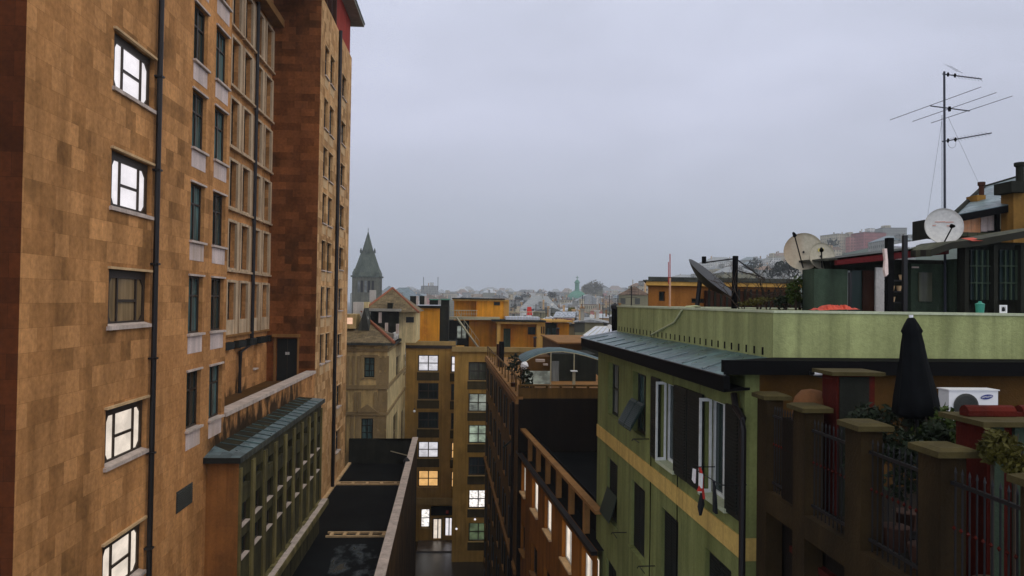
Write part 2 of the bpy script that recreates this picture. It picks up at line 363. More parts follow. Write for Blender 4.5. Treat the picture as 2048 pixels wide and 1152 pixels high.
class Face:                                   # a vertical facade: s along p0->p1, z up, d outwards (right of direction)
    def __init__(s, p0, p1):
        s.o = Vector((p0[0], p0[1], 0)); d = Vector((p1[0]-p0[0], p1[1]-p0[1], 0)); s.len = d.length; s.a = d.normalized(); s.n = Vector((s.a.y, -s.a.x, 0))
    def pt(s, t, z, d=0): q = s.o+s.a*t+s.n*d; q.z = z; return q
    def px(s, u, v, d=0):
        r = ray(u, v); k = (s.o+s.n*d).dot(s.n)/r.dot(s.n); q = r*k; return (q-s.o).dot(s.a), q.z
    def box(s, mb, s0, s1, z0, z1, d0, d1):
        P = s.pt; return mb.pts8([P(s0, z0, d1), P(s1, z0, d1), P(s1, z0, d0), P(s0, z0, d0)], [P(s0, z1, d1), P(s1, z1, d1), P(s1, z1, d0), P(s0, z1, d0)])
    def rect(s, mb, s0, s1, z0, z1, d=0): return mb.quad(s.pt(s0, z0, d), s.pt(s1, z0, d), s.pt(s1, z1, d), s.pt(s0, z1, d))
def wall(mb, F, s0, s1, z0, z1, ops=(), dep=.25):
    ops = [(max(a, s0), min(b, s1), max(c, z0), min(d, z1)) for a, b, c, d in ops]; ops = [o for o in ops if o[1] > o[0] and o[3] > o[2]]
    cs = sorted({s0, s1, *[o[0] for o in ops], *[o[1] for o in ops]})
    for a, b in zip(cs, cs[1:]):
        if b-a < 1e-5: continue
        m = (a+b)/2; z = z0
        for o in sorted([o for o in ops if o[0] < m < o[1]], key=lambda o: o[2]):
            if o[2] > z: F.rect(mb, a, b, z, o[2])
            z = max(z, o[3])
        if z < z1: F.rect(mb, a, b, z, z1)
    P = F.pt
    for a, b, c, d in ops:
        mb.quad(P(a, c), P(a, d), P(a, d, -dep), P(a, c, -dep)); mb.quad(P(b, d), P(b, c), P(b, c, -dep), P(b, d, -dep))
        mb.quad(P(a, d), P(b, d), P(b, d, -dep), P(a, d, -dep)); mb.quad(P(b, c), P(a, c), P(a, c, -dep), P(b, c, -dep))
def shell(name, fp, z0, z1, mat, parent, ops=None, dep=.25, top=True):
    mb = MB(); ops = ops or {}
    for i in range(len(fp)):
        F = Face(fp[i], fp[(i+1) % len(fp)]); wall(mb, F, 0, F.len, z0, z1, ops.get(i, ()), dep)
    if top: mb.quad(*[(p[0], p[1], z1) for p in fp])
    return mb.build(name, mat, parent)
def window(F, par, a, b, c, d, dep=.25, gl='glass', fr='frame_dark', cols=2, rows=2, fw=.06, sill=None, sillw=.08, sillh=.08, sillo=.12, split=None, name='window', lintel=None):
    mb = MB(); t = .05; e = -dep+.012
    F.box(mb, a, a+fw, c, d, e, e+t); F.box(mb, b-fw, b, c, d, e, e+t)
    F.box(mb, a+fw, b-fw, c, c+fw, e, e+t); F.box(mb, a+fw, b-fw, d-fw, d, e, e+t)
    for k in range(1, cols): x = a+(b-a)*k/cols; F.box(mb, x-fw/2, x+fw/2, c+fw, d-fw, e+.003, e+t+.003)
    zz = split if split else [k/rows for k in range(1, rows)]
    for k in zz: z = c+(d-c)*k; F.box(mb, a+fw, b-fw, z-fw*.4, z+fw*.4, e, e+t-.006)
    o = mb.build(name, fr, par)
    p = MB(); F.box(p, a, b, c, d, -dep-.03, -dep+.006); p.build('pane', gl, o)
    if sill: s_ = MB(); F.box(s_, a-sillw, b+sillw, c-sillh, c+.002, -dep+.06, sillo); s_.build('sill', sill, o)
    if lintel: s_ = MB(); F.box(s_, a-.06, b+.06, d-.002, d+.07, -.02, .07); s_.build('lintel', lintel, o)
    return o
def clump(mb, c, r, n, leaf=.06, rnd=random, flat_=1.0):
    for _ in range(n):
        while True:
            p = Vector((rnd.uniform(-1, 1), rnd.uniform(-1, 1), rnd.uniform(-1, 1)))
            if p.length < 1: break
        p = Vector((c[0]+p.x*r[0], c[1]+p.y*r[1], c[2]+p.z*r[2])); a = Vector((rnd.gauss(0, 1), rnd.gauss(0, 1), rnd.gauss(0, 1))).normalized()
        b = a.cross(Vector((rnd.gauss(0, 1), rnd.gauss(0, 1), rnd.gauss(0, 1)))).normalized(); s = leaf*rnd.uniform(.6, 1.4)
        mb.quad(p-a*s, p+b*s*.45, p+a*s, p-b*s*.45)

# ================================================================ ground
tag(MB().quad((-6900, -55, GZ), (6900, -55, GZ), (6900, 7600, GZ), (-6900, 7600, GZ)).build('ground', 'ground'), kind='structure')
tag(MB().quad((-7, -20, GZ+.004), (6, -20, GZ+.004), (6, 89, GZ+.004), (-7, 89, GZ+.004)).build('street', 'asphalt'), kind='structure')

# ================================================================ tall stone office tower on the left
YE, TOP, XR, XT = 0, 20.6, -13.2, -10.0; YC = PX(40, 560, XT).y
Ft = Face((XT, YC), (XT, 90))
def ty(u, v): return PX(u, v, XT).y
YR0 = ty(453, 600); YR1 = ty(632.5, 600); YE = ty(695, 600)
tower = thing('office_tower', (-20, 40, GZ), 'tall sandstone office tower with lit square windows and a red penthouse under a wide eave', 'tower')
ops1 = []; wins = []
# section 1: wide windows with chamfered side lights
for k, (v, on) in enumerate(((49, 'lit'), (294.3, 'lit'), (537.3, 'glass_beige'), (817.8, 'lit_cream'), (1096, 'lit_cream'))):
    q = PX(217, v, XT) if k != 4 else PX(200, v, XT)
    a = ty(223.5, 300)-YC; b = ty(304, 320)-YC; z1 = q.z; z0 = z1-1.62
    ops1.append((a, b, z0, z1)); wins.append((a, b, z0, z1, on))
# section 2: pairs of tall windows
ops2 = []
for v in (-200, -10, 171, 362, 551.3, 743.4):
    z1 = PX(379, v, XT).z; z0 = z1-2.12
    for ya, yb in ((ty(379, 500), ty(407, 500)), (ty(424, 500), ty(449, 500))): ops2.append((ya-YC, yb-YC, z0, z1))
# section 3: pairs of narrow windows and single ones beyond the pipe
ops3 = []; sills3 = []
rows3 = [PX(642, v, XT).z for v in (75, 186.5, 287.8, 383.6, 480, 573.9, 669)]
for z1 in rows3[:7]:
    for ua, ub in ((641.5, 648.5), (652.5, 660)): ops3.append((ty(ua, 600)-YC, ty(ub, 600)-YC, z1-2.05, z1))
s3b = [PX(682, v, XT).z for v in (143, 240, 327, 411, 496, 577, 667, 766, 852)]
for z1 in s3b: ops3.append((ty(676.5, 600)-YC, ty(684, 600)-YC, z1-1.75, z1))
fp = [(XT, YC), (XT, YR0), (XR, YR0), (XR, YR1), (XT, YR1), (XT, YE), (-30, YE), (-30, YC)]
mb = MB()
wall(mb, Ft, 0, YR0-YC, GZ, TOP, ops1+ops2, .2)
FL = -5.55                                                   # floor of the recessed terrace
m3 = MB(); wall(m3, Ft, YR1-YC, YE-YC, -14.4, TOP, ops3, .22); m3.build('wall', 'stone_far', tower)
Fr = Face((XR, YR0), (XR, YR1))
opr = []; rowsr = []
cols = []
for k in range(-2, 4):
    y0 = 42.2+k*2.36; cols.append((y0-YR0, y0+1.5-YR0))
for v in (-47, 75.5, 199, 323, 445.4): z1 = PX(463.4, v, XR).z; rowsr.append((z1, 2.55))
rowsr.append((PX(458.5, 564.7, XR).z, 2.1))
for z1, h in rowsr:
    for a, b in cols: opr.append((a, b, z1-h, z1))
RT = PY(560, 28, 50).z
stw = PX(505, 738, XR)
sa = PX(507, 700, XR).y-YR0; opr.append((sa, sa+.75, stw.z, stw.z+1.7))
wall(mb, Fr, 0, Fr.len, FL, TOP-.2, opr, .3)
wall(mb, Ft, YR0-YC, YR1-YC, GZ, FL+.55)                       # solid lower wall carrying the terrace
wall(mb, Ft, YR1-YC, YE-YC, GZ, -14.4)
fl_ = MB(); fl_.quad((XR, YR0, FL), (XT, YR0, FL), (XT, YR1, FL), (XR, YR1, FL)); fl_.build('terrace_floor', 'ochre_dark', tower)
Ft.box(mb, YR0-YC+.002, YR1-YC-.002, FL-.1, FL+.55, -.4, -.004)
wall(mb, Face((XT, YE), (-30, YE)), 0, 20, GZ, TOP); 
mb.quad((-30, YC, TOP), (XT, YC, TOP), (XT, YE, TOP), (-30, YE, TOP))
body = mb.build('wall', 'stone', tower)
# side walls: returns of the recess, and the near end wall
mb = MB(); Fs = Face((XR, YR1), (XT, YR1)); dl = PY(553, 700, YR1).x-XR; dr = PY(594.5, 700, YR1).x-XR; dz = PY(575, 677, YR1).z
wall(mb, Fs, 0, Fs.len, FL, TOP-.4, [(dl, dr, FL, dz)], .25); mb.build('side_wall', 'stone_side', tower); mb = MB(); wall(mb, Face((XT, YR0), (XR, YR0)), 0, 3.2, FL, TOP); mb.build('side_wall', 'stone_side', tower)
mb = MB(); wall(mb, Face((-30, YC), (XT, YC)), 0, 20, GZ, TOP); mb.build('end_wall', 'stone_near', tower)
# door in the recess
mb = MB(); Fs.box(mb, dl, dr, FL, dz, -.24, -.16); d = mb.build('door', 'shutter', tower)
mb = MB(); Fs.box(mb, dl-.18, dl-.01, FL, dz+.1, -.05, .08); Fs.box(mb, dr+.01, dr+.12, FL, dz+.1, -.05, .08); Fs.box(mb, dl-.25, dr+.2, dz+.1, dz+.3, -.05, .3); mb.build('door_frame', 'brown_trim', d)
mb = MB(); Fs.box(mb, dl+.55, dl+.82, FL+1.75, FL+1.93, -.158, -.14); mb.build('door_sign', 'white_dirty', d)
mb = MB(); Fs.box(mb, (dl+dr)/2-.02, (dl+dr)/2+.02, FL, dz, -.158, -.14); mb.build('door_post', 'frame_dark', d)
# windows, section 1
for a, b, z0, z1, on in wins:
    w_ = b-a; mb = MB(); e0, e1 = -.19, -.13; t = .06
    xs = [a+.02, a+.3*w_*.62, a+.3*w_*.62+.42*w_*1.08, b-.22*w_*.3]
    xa, xb = a+.84, b-.62
    for x in (xa, xb): Ft.box(mb, x-.04, x+.04, z0+.05, z1-.2, e0, e1)
    Ft.box(mb, a, b, z0, z0+.12, e0, e1+.003); Ft.box(mb, a, b, z1-.24, z1, e0, e1+.003)
    Ft.box(mb, xa+.04, xb-.04, (z0+z1)/2-.13, (z0+z1)/2-.05, e0, e1)
    Ft.box(mb, a, a+.34, z0+.12, z1-.24, e0, e1-.003); Ft.box(mb, b-.14, b, z0+.12, z1-.24, e0, e1-.003)
    P = Ft.pt
    for (x0, x1) in ((a+.34, a+.34+.12), (b-.14, b-.14-.18)):     # chamfer corner fillets
        for (q0, q1) in ((z0+.12, z0+.12+.18), (z1-.24, z1-.24-.18)):
            tri = [(x0, q0), (x1, q0), (x0, q1)]
            if (x1-x0)*(q1-q0) < 0: tri.reverse()
            mb.pts8([P(x, z, e0) for x, z in tri], [P(x, z, e1-.006) for x, z in tri])
    o = mb.build('window', 'frame_dark', tower)
    mb = MB(); Ft.box(mb, a, b, z0, z1, -.24, -.18); mb.build('pane', on, o)
    mb = MB(); Ft.box(mb, a-.08, b+.06, z0-.11, z0-.002, -.15, .09)
    mb.pts8([P(a+.01, z0, -.13), P(b-.01, z0, -.13), P(b-.01, z0, .05), P(a+.01, z0, .05)][::-1], [P(a+.01, z0+.06, -.13), P(b-.01, z0+.06, -.13), P(b-.01, z0+.01, .05), P(a+.01, z0+.01, .05)][::-1])
    mb.build('sill', 'trim', o)
    mb = MB(); Ft.box(mb, a-.08, b+.08, z1-.001, z1+.07, -.02, .09); mb.build('lintel', 'trim_warm', o)
rr = random.Random(3)
for i, (a, b, z0, z1) in enumerate(ops2):
    o = window(Ft, tower, a, b, z0, z1, .2, rr.choice(['glass_teal', 'glass', 'glass', 'glass_teal']) if i < 8 else rr.choice(['glass', 'glass', 'glass_teal']), 'frame_dark', 2, 1, .08, 'trim', split=[.66], lintel='trim')
    mb = MB(); Ft.box(mb, a, b, z0-.72, z0-.09, -.01, .012); mb.build('spandrel_panel', 'panel', o)
for i, (a, b, z0, z1) in enumerate(ops3):
    if z0 < -17: continue
    o = window(Ft, tower, a, b, z0, z1, .22, ['glass', 'glass_pale', 'glass', 'glass_blind'][(i*7) % 4] if i != 11 else 'glass_pale', 'frame_dark', 1, 1, .08, 'trim', split=[.6], lintel='trim_warm')
    mb = MB(); Ft.box(mb, a, b, z0-.75, z0-.1, -.01, .02); mb.build('spandrel_panel', 'trim_warm', o)
for i, (a, b, z0, z1) in enumerate(opr[:-1]):
    low = i >= len(cols)*5
    o = window(Fr, tower, a, b, z0, z1, .3, (['glass_blind', 'glass_blind', 'glass', 'glass'][i % 4] if low else ['glass', 'glass_pale', 'glass_blind', 'glass'][(i*5+i//6) % 4]), 'frame_dark', 1, 1, .09, None, split=[.18, .8])
    mb = MB(); h = .95 if low else .12
    Fr.box(mb, a-.18, a-.002, z0-h, z1+.12, -.02, .14); Fr.box(mb, b+.002, b+.42, z0-h, z1+.12, -.02, .13); Fr.box(mb, a-.002, b+.002, z1+.002, z1+.15, -.02, .12)
    Fr.box(mb, a-.002, b+.002, z0-h, z0-.002, -.02, .12 if not low else .08)
    if not low: Fr.box(mb, a-.25, b+.48, z0-h-.12, z0-h, -.02, .22)
    mb.build('surround', 'pale_stone', o)
a, b, z0, z1 = opr[-1]; o = window(Fr, tower, a, b, z0, z1, .3, 'glass_beige', 'frame_white', 1, 1, .05, 'trim')
# ledges, and dark boxes standing in for the shade under the mullioned bay
mb = MB(); zz = PX(470, 667, XR).z; Fr.box(mb, 0, Fr.len, zz-.12, zz, 0, .2); mb.build('cornice', 'brown_trim', tower); mb = MB(); Fr.box(mb, 0, Fr.len, RT-.5, RT, 0, .75); mb.build('cornice', 'brown_trim', tower)
zb = PX(462, 690, XR).z
for k in range(5): y = 41.6-YR0+k*2.3; mb = MB(); Fr.box(mb, y, y+1.5, zb-.2, zb+.2, 0, .3); mb.build('shade_box', 'shutter', tower)
mb = MB(); Fs.box(mb, -.0, Fs.len+.0, TOP-.4, TOP-.002, -.2, .01); mb.build('top_band', 'trim_warm', tower)
# terrace parapet coping and things on the terrace floor
mb = MB(); Ft.box(mb, YR0-YC-.02, YR1-YC-.1, FL+.55, FL+.72, -.55, .1); mb.build('coping', 'trim', tower)
mb = MB(); 
for k in range(6):
    y = YR0+.6+k*3.0; mb.box(XT-1.15, XT-1.1, y, y+2.2, FL+.35, FL+.40); mb.box(XT-1.14, XT-1.11, y, y+.04, FL, FL+.35); mb.box(XT-1.14, XT-1.11, y+2.1, y+2.14, FL, FL+.35)
mb.build('handrail', 'rail', tower)
# vent grille low on the wall
mb = MB(); (a, zt), (b, _) = Ft.px(352.5, 985), Ft.px(384, 985); zb = Ft.px(352, 1028)[1]
Ft.box(mb, a, b, zb, zt, 0, .02)
for k in range(9): z = zb+.05+k*(zt-zb-.08)/9; Ft.box(mb, a+.04, b-.04, z, z+.03, .02, .045)
mb.build('vent_grille', 'grille', tower)
# downpipes
mb = MB(); y = PX(310, 600, XT+.14).y; mb.tube([(XT+.14, y, GZ), (XT+.14, y, TOP)], .085, 10)
for z in range(-26, 20, 3): mb.box(XT, XT+.25, y-.11, y+.11, z, z+.06)
mb.build('downpipe', 'pipe', tower)
mb = MB(); y = PX(506, 560, XR+.2).y; zb = PX(501, 688, XR+.2).z; y2 = PX(481, 690, XR+.2).y
mb.tube([(XR+.2, y, TOP-1), (XR+.2, y, zb), (XR+.2, y2, zb-.35), (XR+.2, y2, FL)], .12, 8); mb.build('downpipe', 'pipe', tower)
mb = MB(); y = PX(672, 600, XT+.14).y; mb.tube([(XT+.14, y, -14.4), (XT+.14, y, TOP)], .13, 8); mb.build('downpipe', 'pipe', tower)
# penthouse under its wide eave
mb = MB(); mb.box(-29, XT-.12, 57.5, YE-.3, TOP+.001, TOP+3.1); mb.box(-29, XT-.9, YR1+.3, 57.5, TOP+.001, TOP+3.1); ph = mb.build('penthouse', 'red_wall', tower)
for k in range(4): mb = MB(); mb.box(XT-.5, XT-.1, YR1+.4+k*1.9, YR1+.75+k*1.9, TOP+.001, TOP+3.1); mb.build('penthouse_post', 'shed_brown', ph)
ze = PY(728, 84, YE+1.1).z; mb = MB(); mb.box(-31, PY(728, 84, YE+1.1).x, YR1-2.5, YE+1.1, TOP+3.1, TOP+3.3); mb.build('eave', 'soffit', ph)
mb = MB(); mb.box(-31, PY(728, 84, YE+1.1).x+.06, YR1-2.5, YE+1.16, TOP+3.302, TOP+3.42); mb.build('roof_edge', 'dark_roof', ph)

# ---- stair bay with slate lean-to roof on the tower's street side
bx = PX(478, 918, XT).x
Y0b = ty(413, 920); XB = -8.75; Y1b = PX(641, 900, XB).y; EZ = PX(480, 920, XB+.25).z
bay = MB(); LZ = PX(641, 1003, XB).z
Fb = Face((XB, Y0b), (XB, Y1b)); nb = 9; pitch_ = (Y1b-Y0b)/nb; opb = []
for k in range(nb):
    for z0, z1 in ((EZ-1.35, EZ-.95), (EZ-2.9, EZ-2.0), (EZ-4.2, EZ-3.35)): opb.append((k*pitch_+.3, (k+1)*pitch_-.27, z0, z1))
wall(bay, Fb, 0, Fb.len, -14.4, EZ, opb, .22); wall(bay, Face((XB, Y1b), (XT, Y1b)), 0, 1.25, -14.4, EZ)
bo = bay.build('bay_wall', 'olive_panel', tower)
mb = MB(); wall(mb, Face((XT, Y0b), (XB, Y0b)), 0, XB-XT, -14.4, EZ); mb.build('bay_end_wall', 'stone_low', bo)
for i, (a, b, z0, z1) in enumerate(opb):
    if z1 < EZ-1.8: window(Fb, bo, a, b, z0, z1, .22, 'glass', 'frame_dark', 1, 1, .05, 'trim', sillw=0, sillo=.03, sillh=.045, name='louvre_window')
    else:
        mb = MB(); Fb.box(mb, a, b, z0, z1, -.25, -.2); mb.build('slot_grille', 'shutter', bo)
for k in range(nb+1):
    mb = MB(); s = k*pitch_; Fb.box(mb, max(s-.2, 0), min(s+.22, Fb.len), LZ, EZ-.5, .003, .09); mb.build('pilaster', 'olive_stone', bo)
mb = MB(); Fb.box(mb, 0, Fb.len, LZ-.05, LZ+.25, .003, .55); mb.pts8([Fb.pt(0, LZ-.05, .55), Fb.pt(Fb.len, LZ-.05, .55), Fb.pt(Fb.len, LZ-.9, 0.01), Fb.pt(0, LZ-.9, 0.01)], [Fb.pt(0, LZ-.05, .01), Fb.pt(Fb.len, LZ-.05, .01), Fb.pt(Fb.len, LZ-.06, .005), Fb.pt(0, LZ-.06, .005)])
mb.build('base_ledge', 'olive_stone', bo)
mb = MB(); rr = random.Random(5)
for k in range(12): s = k*Fb.len/12; Fb.box(mb, s, s+Fb.len/12-.03, LZ+.252, LZ+.28, .2+rr.uniform(-.05, .05), .5); 
mb.build('ledge_coping', 'trim', bo)
# slate roof, mitred at both ends
RZ = EZ+.22; ox = XB+.12
mb = MB(); A = [(ox, Y0b-.35, EZ), (ox, Y1b+.3, EZ), (XT+.003, Y1b-.5, RZ), (XT+.003, Y0b+.9, RZ)]
mb.quad(*A); mb.quad((XT+.003, Y0b-.35, EZ), (ox, Y0b-.35, EZ), (XT+.003, Y0b+.9, RZ)); mb.quad((ox, Y1b+.3, EZ), (XT+.003, Y1b+.3, EZ), (XT+.003, Y1b-.5, RZ))
mb.build('slate_roof', 'slate', bo)
for k in range(1, 17):
    y = Y0b+.6+k*(Y1b-Y0b-1)/17; mb = MB(); mb.tube([(ox+.01, y, EZ+.015), (XT+.02, y, RZ+.015)], .025, 5); mb.build('roof_seam', 'slate_g', bo)
hf = lambda y, z, x=None: Vector((x, y, z))
mb = MB(); zm_ = EZ+(RZ-EZ)*.45; xm_ = ox+(XT-ox)*.45; mb.quad((xm_, Y0b+.35, zm_+.006), (xm_, Y1b-.1, zm_+.006), (XT+.004, Y1b-.5, RZ+.006), (XT+.004, Y0b+.9, RZ+.006)); mb.build('mossy_strip', 'moss', bo)
mb = MB(); mb.box(XT+.002, ox+.05, Y0b-.4, Y1b+.35, EZ-.22, EZ-.004); mb.build('gutter', 'dark_roof', bo)
# ================================================================ low annex with dark flat roof at the tower's foot
CA, CB = PZ(834.7, 874.7, -12.15), PZ(768, 1151, -12.15)
d = (CA-CB); CB2 = CB-d*.9; ANX = -14.4
annex = thing('annex_building', (-7, 45, GZ), 'low annex with dark flat roof and pale parapet coping at the foot of the tower', 'building')
fpx = [(XT+.01, CB2.y), (CB2.x, CB2.y), (CA.x, CA.y), (XT+.01, CA.y)]
mb = MB(); Fo = Face((CB2.x, CB2.y), (CA.x, CA.y))
wall(mb, Fo, 0, Fo.len, GZ, -12.2); wall(mb, Face((CA.x, CA.y), (XT, CA.y)), 0, abs(XT-CA.x), GZ, -12.9)
Fo.box(mb, 0, Fo.len, ANX, -12.2, -.38, -.3)
mb.build('wall', 'annex_wall', annex)
mb = MB(); mb.quad((XT, CB2.y, ANX), (CB2.x-.3, CB2.y, ANX), (CA.x-.3, CA.y-.3, ANX), (XT, CA.y-.3, ANX)); mb.build('roof', 'roof_black', annex)
mb = MB(); mb.box(XT+.01, CA.x-.35, CA.y-.3, CA.y, ANX, -12.25); mb.box(XT+2.7, CA.x-.35, CA.y-.3, CA.y, -12.25, -12.4)
mb.build('end_parapet', 'shed_dark', annex)
mb = MB(); Fo.box(mb, 0, Fo.len, -12.2, -12.12, -.42, .06); mb.build('coping', 'trim', annex)
mb = MB(); Fo.box(mb, 0, Fo.len, -13.0, -12.85, -.62, -.40); mb.build('gutter', 'olive_stone', annex)
mb = MB(); mb.box(XT+.003, XT+.25, Y1b, CA.y, ANX, ANX+.12); mb.build('flashing', 'trim_warm', annex)
for v, wdt in ((965.5, .75), (1067.5, .85)):
    q = PZ(700, v, ANX+.1); y = q.y; xe = Fo.pt((y-CB2.y)/(CA.y-CB2.y)*Fo.len, 0).x-.62; x0 = XT+.02 if v < 1000 else XB+.55
    mb = MB(); mb.box(x0, xe, y-wdt/2, y-wdt/2+.12, ANX+.003, ANX+.12); mb.box(x0, xe, y+wdt/2-.1, y+wdt/2, ANX+.003, ANX+.12); n = 5
    for k in range(n): x = x0+(xe-x0)*(k+.25)/n; mb.box(x, x+.2, y-wdt/2+.12, y+wdt/2-.1, ANX+.003, ANX+.11)
    mb.build('skylight_frame', 'trim_warm', annex)
mb = MB(); p = PZ(757, 896, ANX+1); q = PZ(815, 911, ANX+1.2); mb.tube([p, q], .04, 6); mb.build('conduit', 'rail', annex)
mb = MB(); q = PZ(817, 918, -12.1); mb.lathe(q+Vector((-.1, -.6, 0)), [(.22, -.2), (.26, 0), (.1, .22), (0, .25)], 10); tag(mb.build('roof_vent', 'iron'), 'small black vent cowl on the pale coping of the low annex roof', 'roof vent')
for (u, v, lab) in ((817, 870, 'small pale floodlight at the far end of the annex coping'), (826, 839, 'tiny white lamp on the olive building above the annex roof end')):
    pass
# puddle on the roof, its teal reflection mixed into the base colour
n = N('puddle_water'); f = n.noise(n.pos((1, .5, 1)), .9, 5, 0, 1, .46, .62)
rg = n.n('ShaderNodeMapRange'); rg.inputs[3].default_value = .6; rg.inputs[4].default_value = .12; n.l(f, rg.inputs[0]); rg.inputs[3].default_value = .8
M['puddle'] = n.fin(n.mix(f, lin((11, 13, 12)), lin((30, 48, 52))), rg.outputs[0], .06); r2 = n.n('ShaderNodeMapRange'); r2.inputs[3].default_value = .06; r2.inputs[4].default_value = .3; n.l(f, r2.inputs[0]); n.l(r2.outputs[0], n.b.inputs['Specular IOR Level'])
mb = MB(); c = PZ(705, 1128, ANX+.006); i = [(c.x+1.5*math.cos(t)*(1+.25*math.sin(3*t+1)), c.y+4.2*math.sin(t)*(1+.2*math.cos(2*t)), ANX+.006) for t in [k*math.pi/14 for k in range(28)]]
mb.quad(*i); tag(mb.build('puddle', 'puddle'), kind='structure')

# ================================================================ painted palazzo at the end of the annex
PYF, PXS = 67.6, -6.85
pal = thing('palazzo', (-12, 78, GZ), 'old palazzo with painted facade, tan tiled hipped roofs and crenellated terrace, beside the tower', 'building')
Fp = Face((-16, PYF), (PXS, PYF)); Fq = Face((PXS, PYF), (PXS, 87.9)); ezp = PY(780, 690, PYF).z
def pxr(F, u0, v0, u1, v1):
    um, vm = (u0+u1)/2, (v0+v1)/2; a = F.px(u0, vm)[0]; b = F.px(u1, vm)[0]; return (a, b, F.px(um, v1)[1], F.px(um, v0)[1])
of = [pxr(Fp, 728, 715, 749, 755), pxr(Fp, 722, 837, 746, 880)]; oq = [pxr(Fq, 792, 712, 799, 752), pxr(Fq, 807, 708, 812.5, 745), pxr(Fq, 786, 828, 794, 905), pxr(Fq, 802, 820, 808, 905)]
mb = MB(); wall(mb, Fp, 0, Fp.len, GZ, ezp, of, .25); pw = mb.build('wall', 'palazzo', pal)
mb = MB(); wall(mb, Fq, 0, Fq.len, GZ, ezp, oq, .25); pq = mb.build('side_wall', 'palazzo_side', pal)
for r in of: window(Fp, pal, *r, .25, 'glass_teal', 'frame_green', 2, 3, .1, 'palazzo_trim')
for r in oq: window(Fq, pal, *r, .25, 'glass', 'palazzo_trim', 1, 2, .06, 'palazzo_trim')
for r in of:
    mb = MB(); a, b, c, d = r; Fp.box(mb, a-.3, a-.02, c-.2, d+.25, .002, .06); Fp.box(mb, b+.02, b+.3, c-.2, d+.25, .002, .06); Fp.box(mb, a-.02, b+.02, d+.02, d+.25, .002, .06); mb.build('window_surround', 'palazzo_trim', pw)
for u in (696, 707, 717, 756, 766, 775):
    s, z = Fp.px(u, 745); mb = MB(); Fp.box(mb, s-.12, s+.12, Fp.px(u, 770)[1], Fp.px(u, 712)[1], .002, .07); mb.build('pilaster', 'palazzo_trim', pw)
for u in (693, 711, 719, 751, 761, 772):
    s, z = Fp.px(u, 800); mb = MB(); Fp.box(mb, s-.14, s+.14, Fp.px(u, 822)[1], Fp.px(u, 784)[1], .002, .07); mb.build('pilaster', 'palazzo_trim', pw)
for u in (690, 704, 714, 752, 765):
    s, z = Fp.px(u, 860); mb = MB(); Fp.box(mb, s-.15, s+.15, Fp.px(u, 905)[1], Fp.px(u, 832)[1], .002, .07); mb.build('pilaster', 'palazzo_trim', pw)
for v, h in ((774, .35), (827, .3), (700, .25)):
    z = Fp.px(735, v)[1]; mb = MB(); Fp.box(mb, 0, Fp.len, z-h/2, z+h/2, .003, .14); Fq.box(mb, -.1, Fq.len, z-h/2, z+h/2, .003, .12); mb.build('string_course', 'palazzo_trim', pw)
a, z = Fp.px(712, 824); b, _ = Fp.px(757, 824); zt = Fp.px(735, 808)[1]; mb = MB(); mb.pts8([Fp.pt(a, z, .002), Fp.pt(b, z, .002), Fp.pt((a+b)/2, zt, .002)][::-1], [Fp.pt(a, z, .2), Fp.pt(b, z, .2), Fp.pt((a+b)/2, zt, .2)][::-1]); mb.build('pediment', 'palazzo_trim', pw)
for k in range(11):
    s = Fp.len-.45; z = -5.2-k*1.3; mb = MB(); Fp.box(mb, s-.5*(1 if k % 2 else .7), Fp.len-.01, z-1.1, z, .004, .05); mb.build('quoin', 'palazzo_trim', pw)
mb = MB(); e_ = .6; mb.hexa([(-17, PYF-e_), (PXS+e_, PYF-e_), (PXS+e_, 88), (-17, 88)], ezp-.02, ezp+.22); mb.build('eave', 'dark_roof', pal)
z0 = ezp+.22; H1 = PY(728, 632, PYF+6).z
mb = MB(); P1, P2, P3, P4 = Vector((-17, PYF-e_, z0)), Vector((PXS+e_, PYF-e_, z0)), Vector((PXS+e_, 88, z0)), Vector((-17, 88, z0))
r1 = PY(727, 632, PYF+6.5); r0 = Vector((-17, r1.y, r1.z)); r2 = Vector((r1.x, 88, r1.z))
mb.quad(P1, P2, r1, r0); mb.quad(P2, (r1.x+.9, 88, z0), r2, r1); mb.quad(P2, P3, (r1.x+.9, 88, z0)); rfm = mb.build('roof', 'tan_roof', pal)
mb = MB(); mb.tube([P2+Vector((0, 0, .05)), r1+Vector((0, 0, .05))], .16, 6); mb.build('hip_tiles', 'rust_ridge', rfm)
# dormer with the lit pane by the tower
c = PY(699, 642, PYF+2.2); mb = MB(); mb.box(c.x-1.6, c.x+.55, c.y, c.y+3, c.z-.7, c.z+.62); dm = mb.build('dormer', 'palazzo', rfm)
mb = MB(); mb.box(c.x-.3, c.x+.28, c.y-.03, c.y-.004, c.z-.28, c.z+.3); mb.build('lit_pane', 'lit_pink', dm)
mb = MB(); q = c+Vector((1.4, .2, .1)); mb.pts8([q+Vector((-.9, 0, -1.9)), q+Vector((.6, 0, -1.9)), q+Vector((-.1, 0, 1.1))], [q+Vector((-.9, 3, -1.9)), q+Vector((.6, 3, -1.9)), q+Vector((-.1, 3, 1.1))]); mb.build('gable', 'dark_roof', rfm)
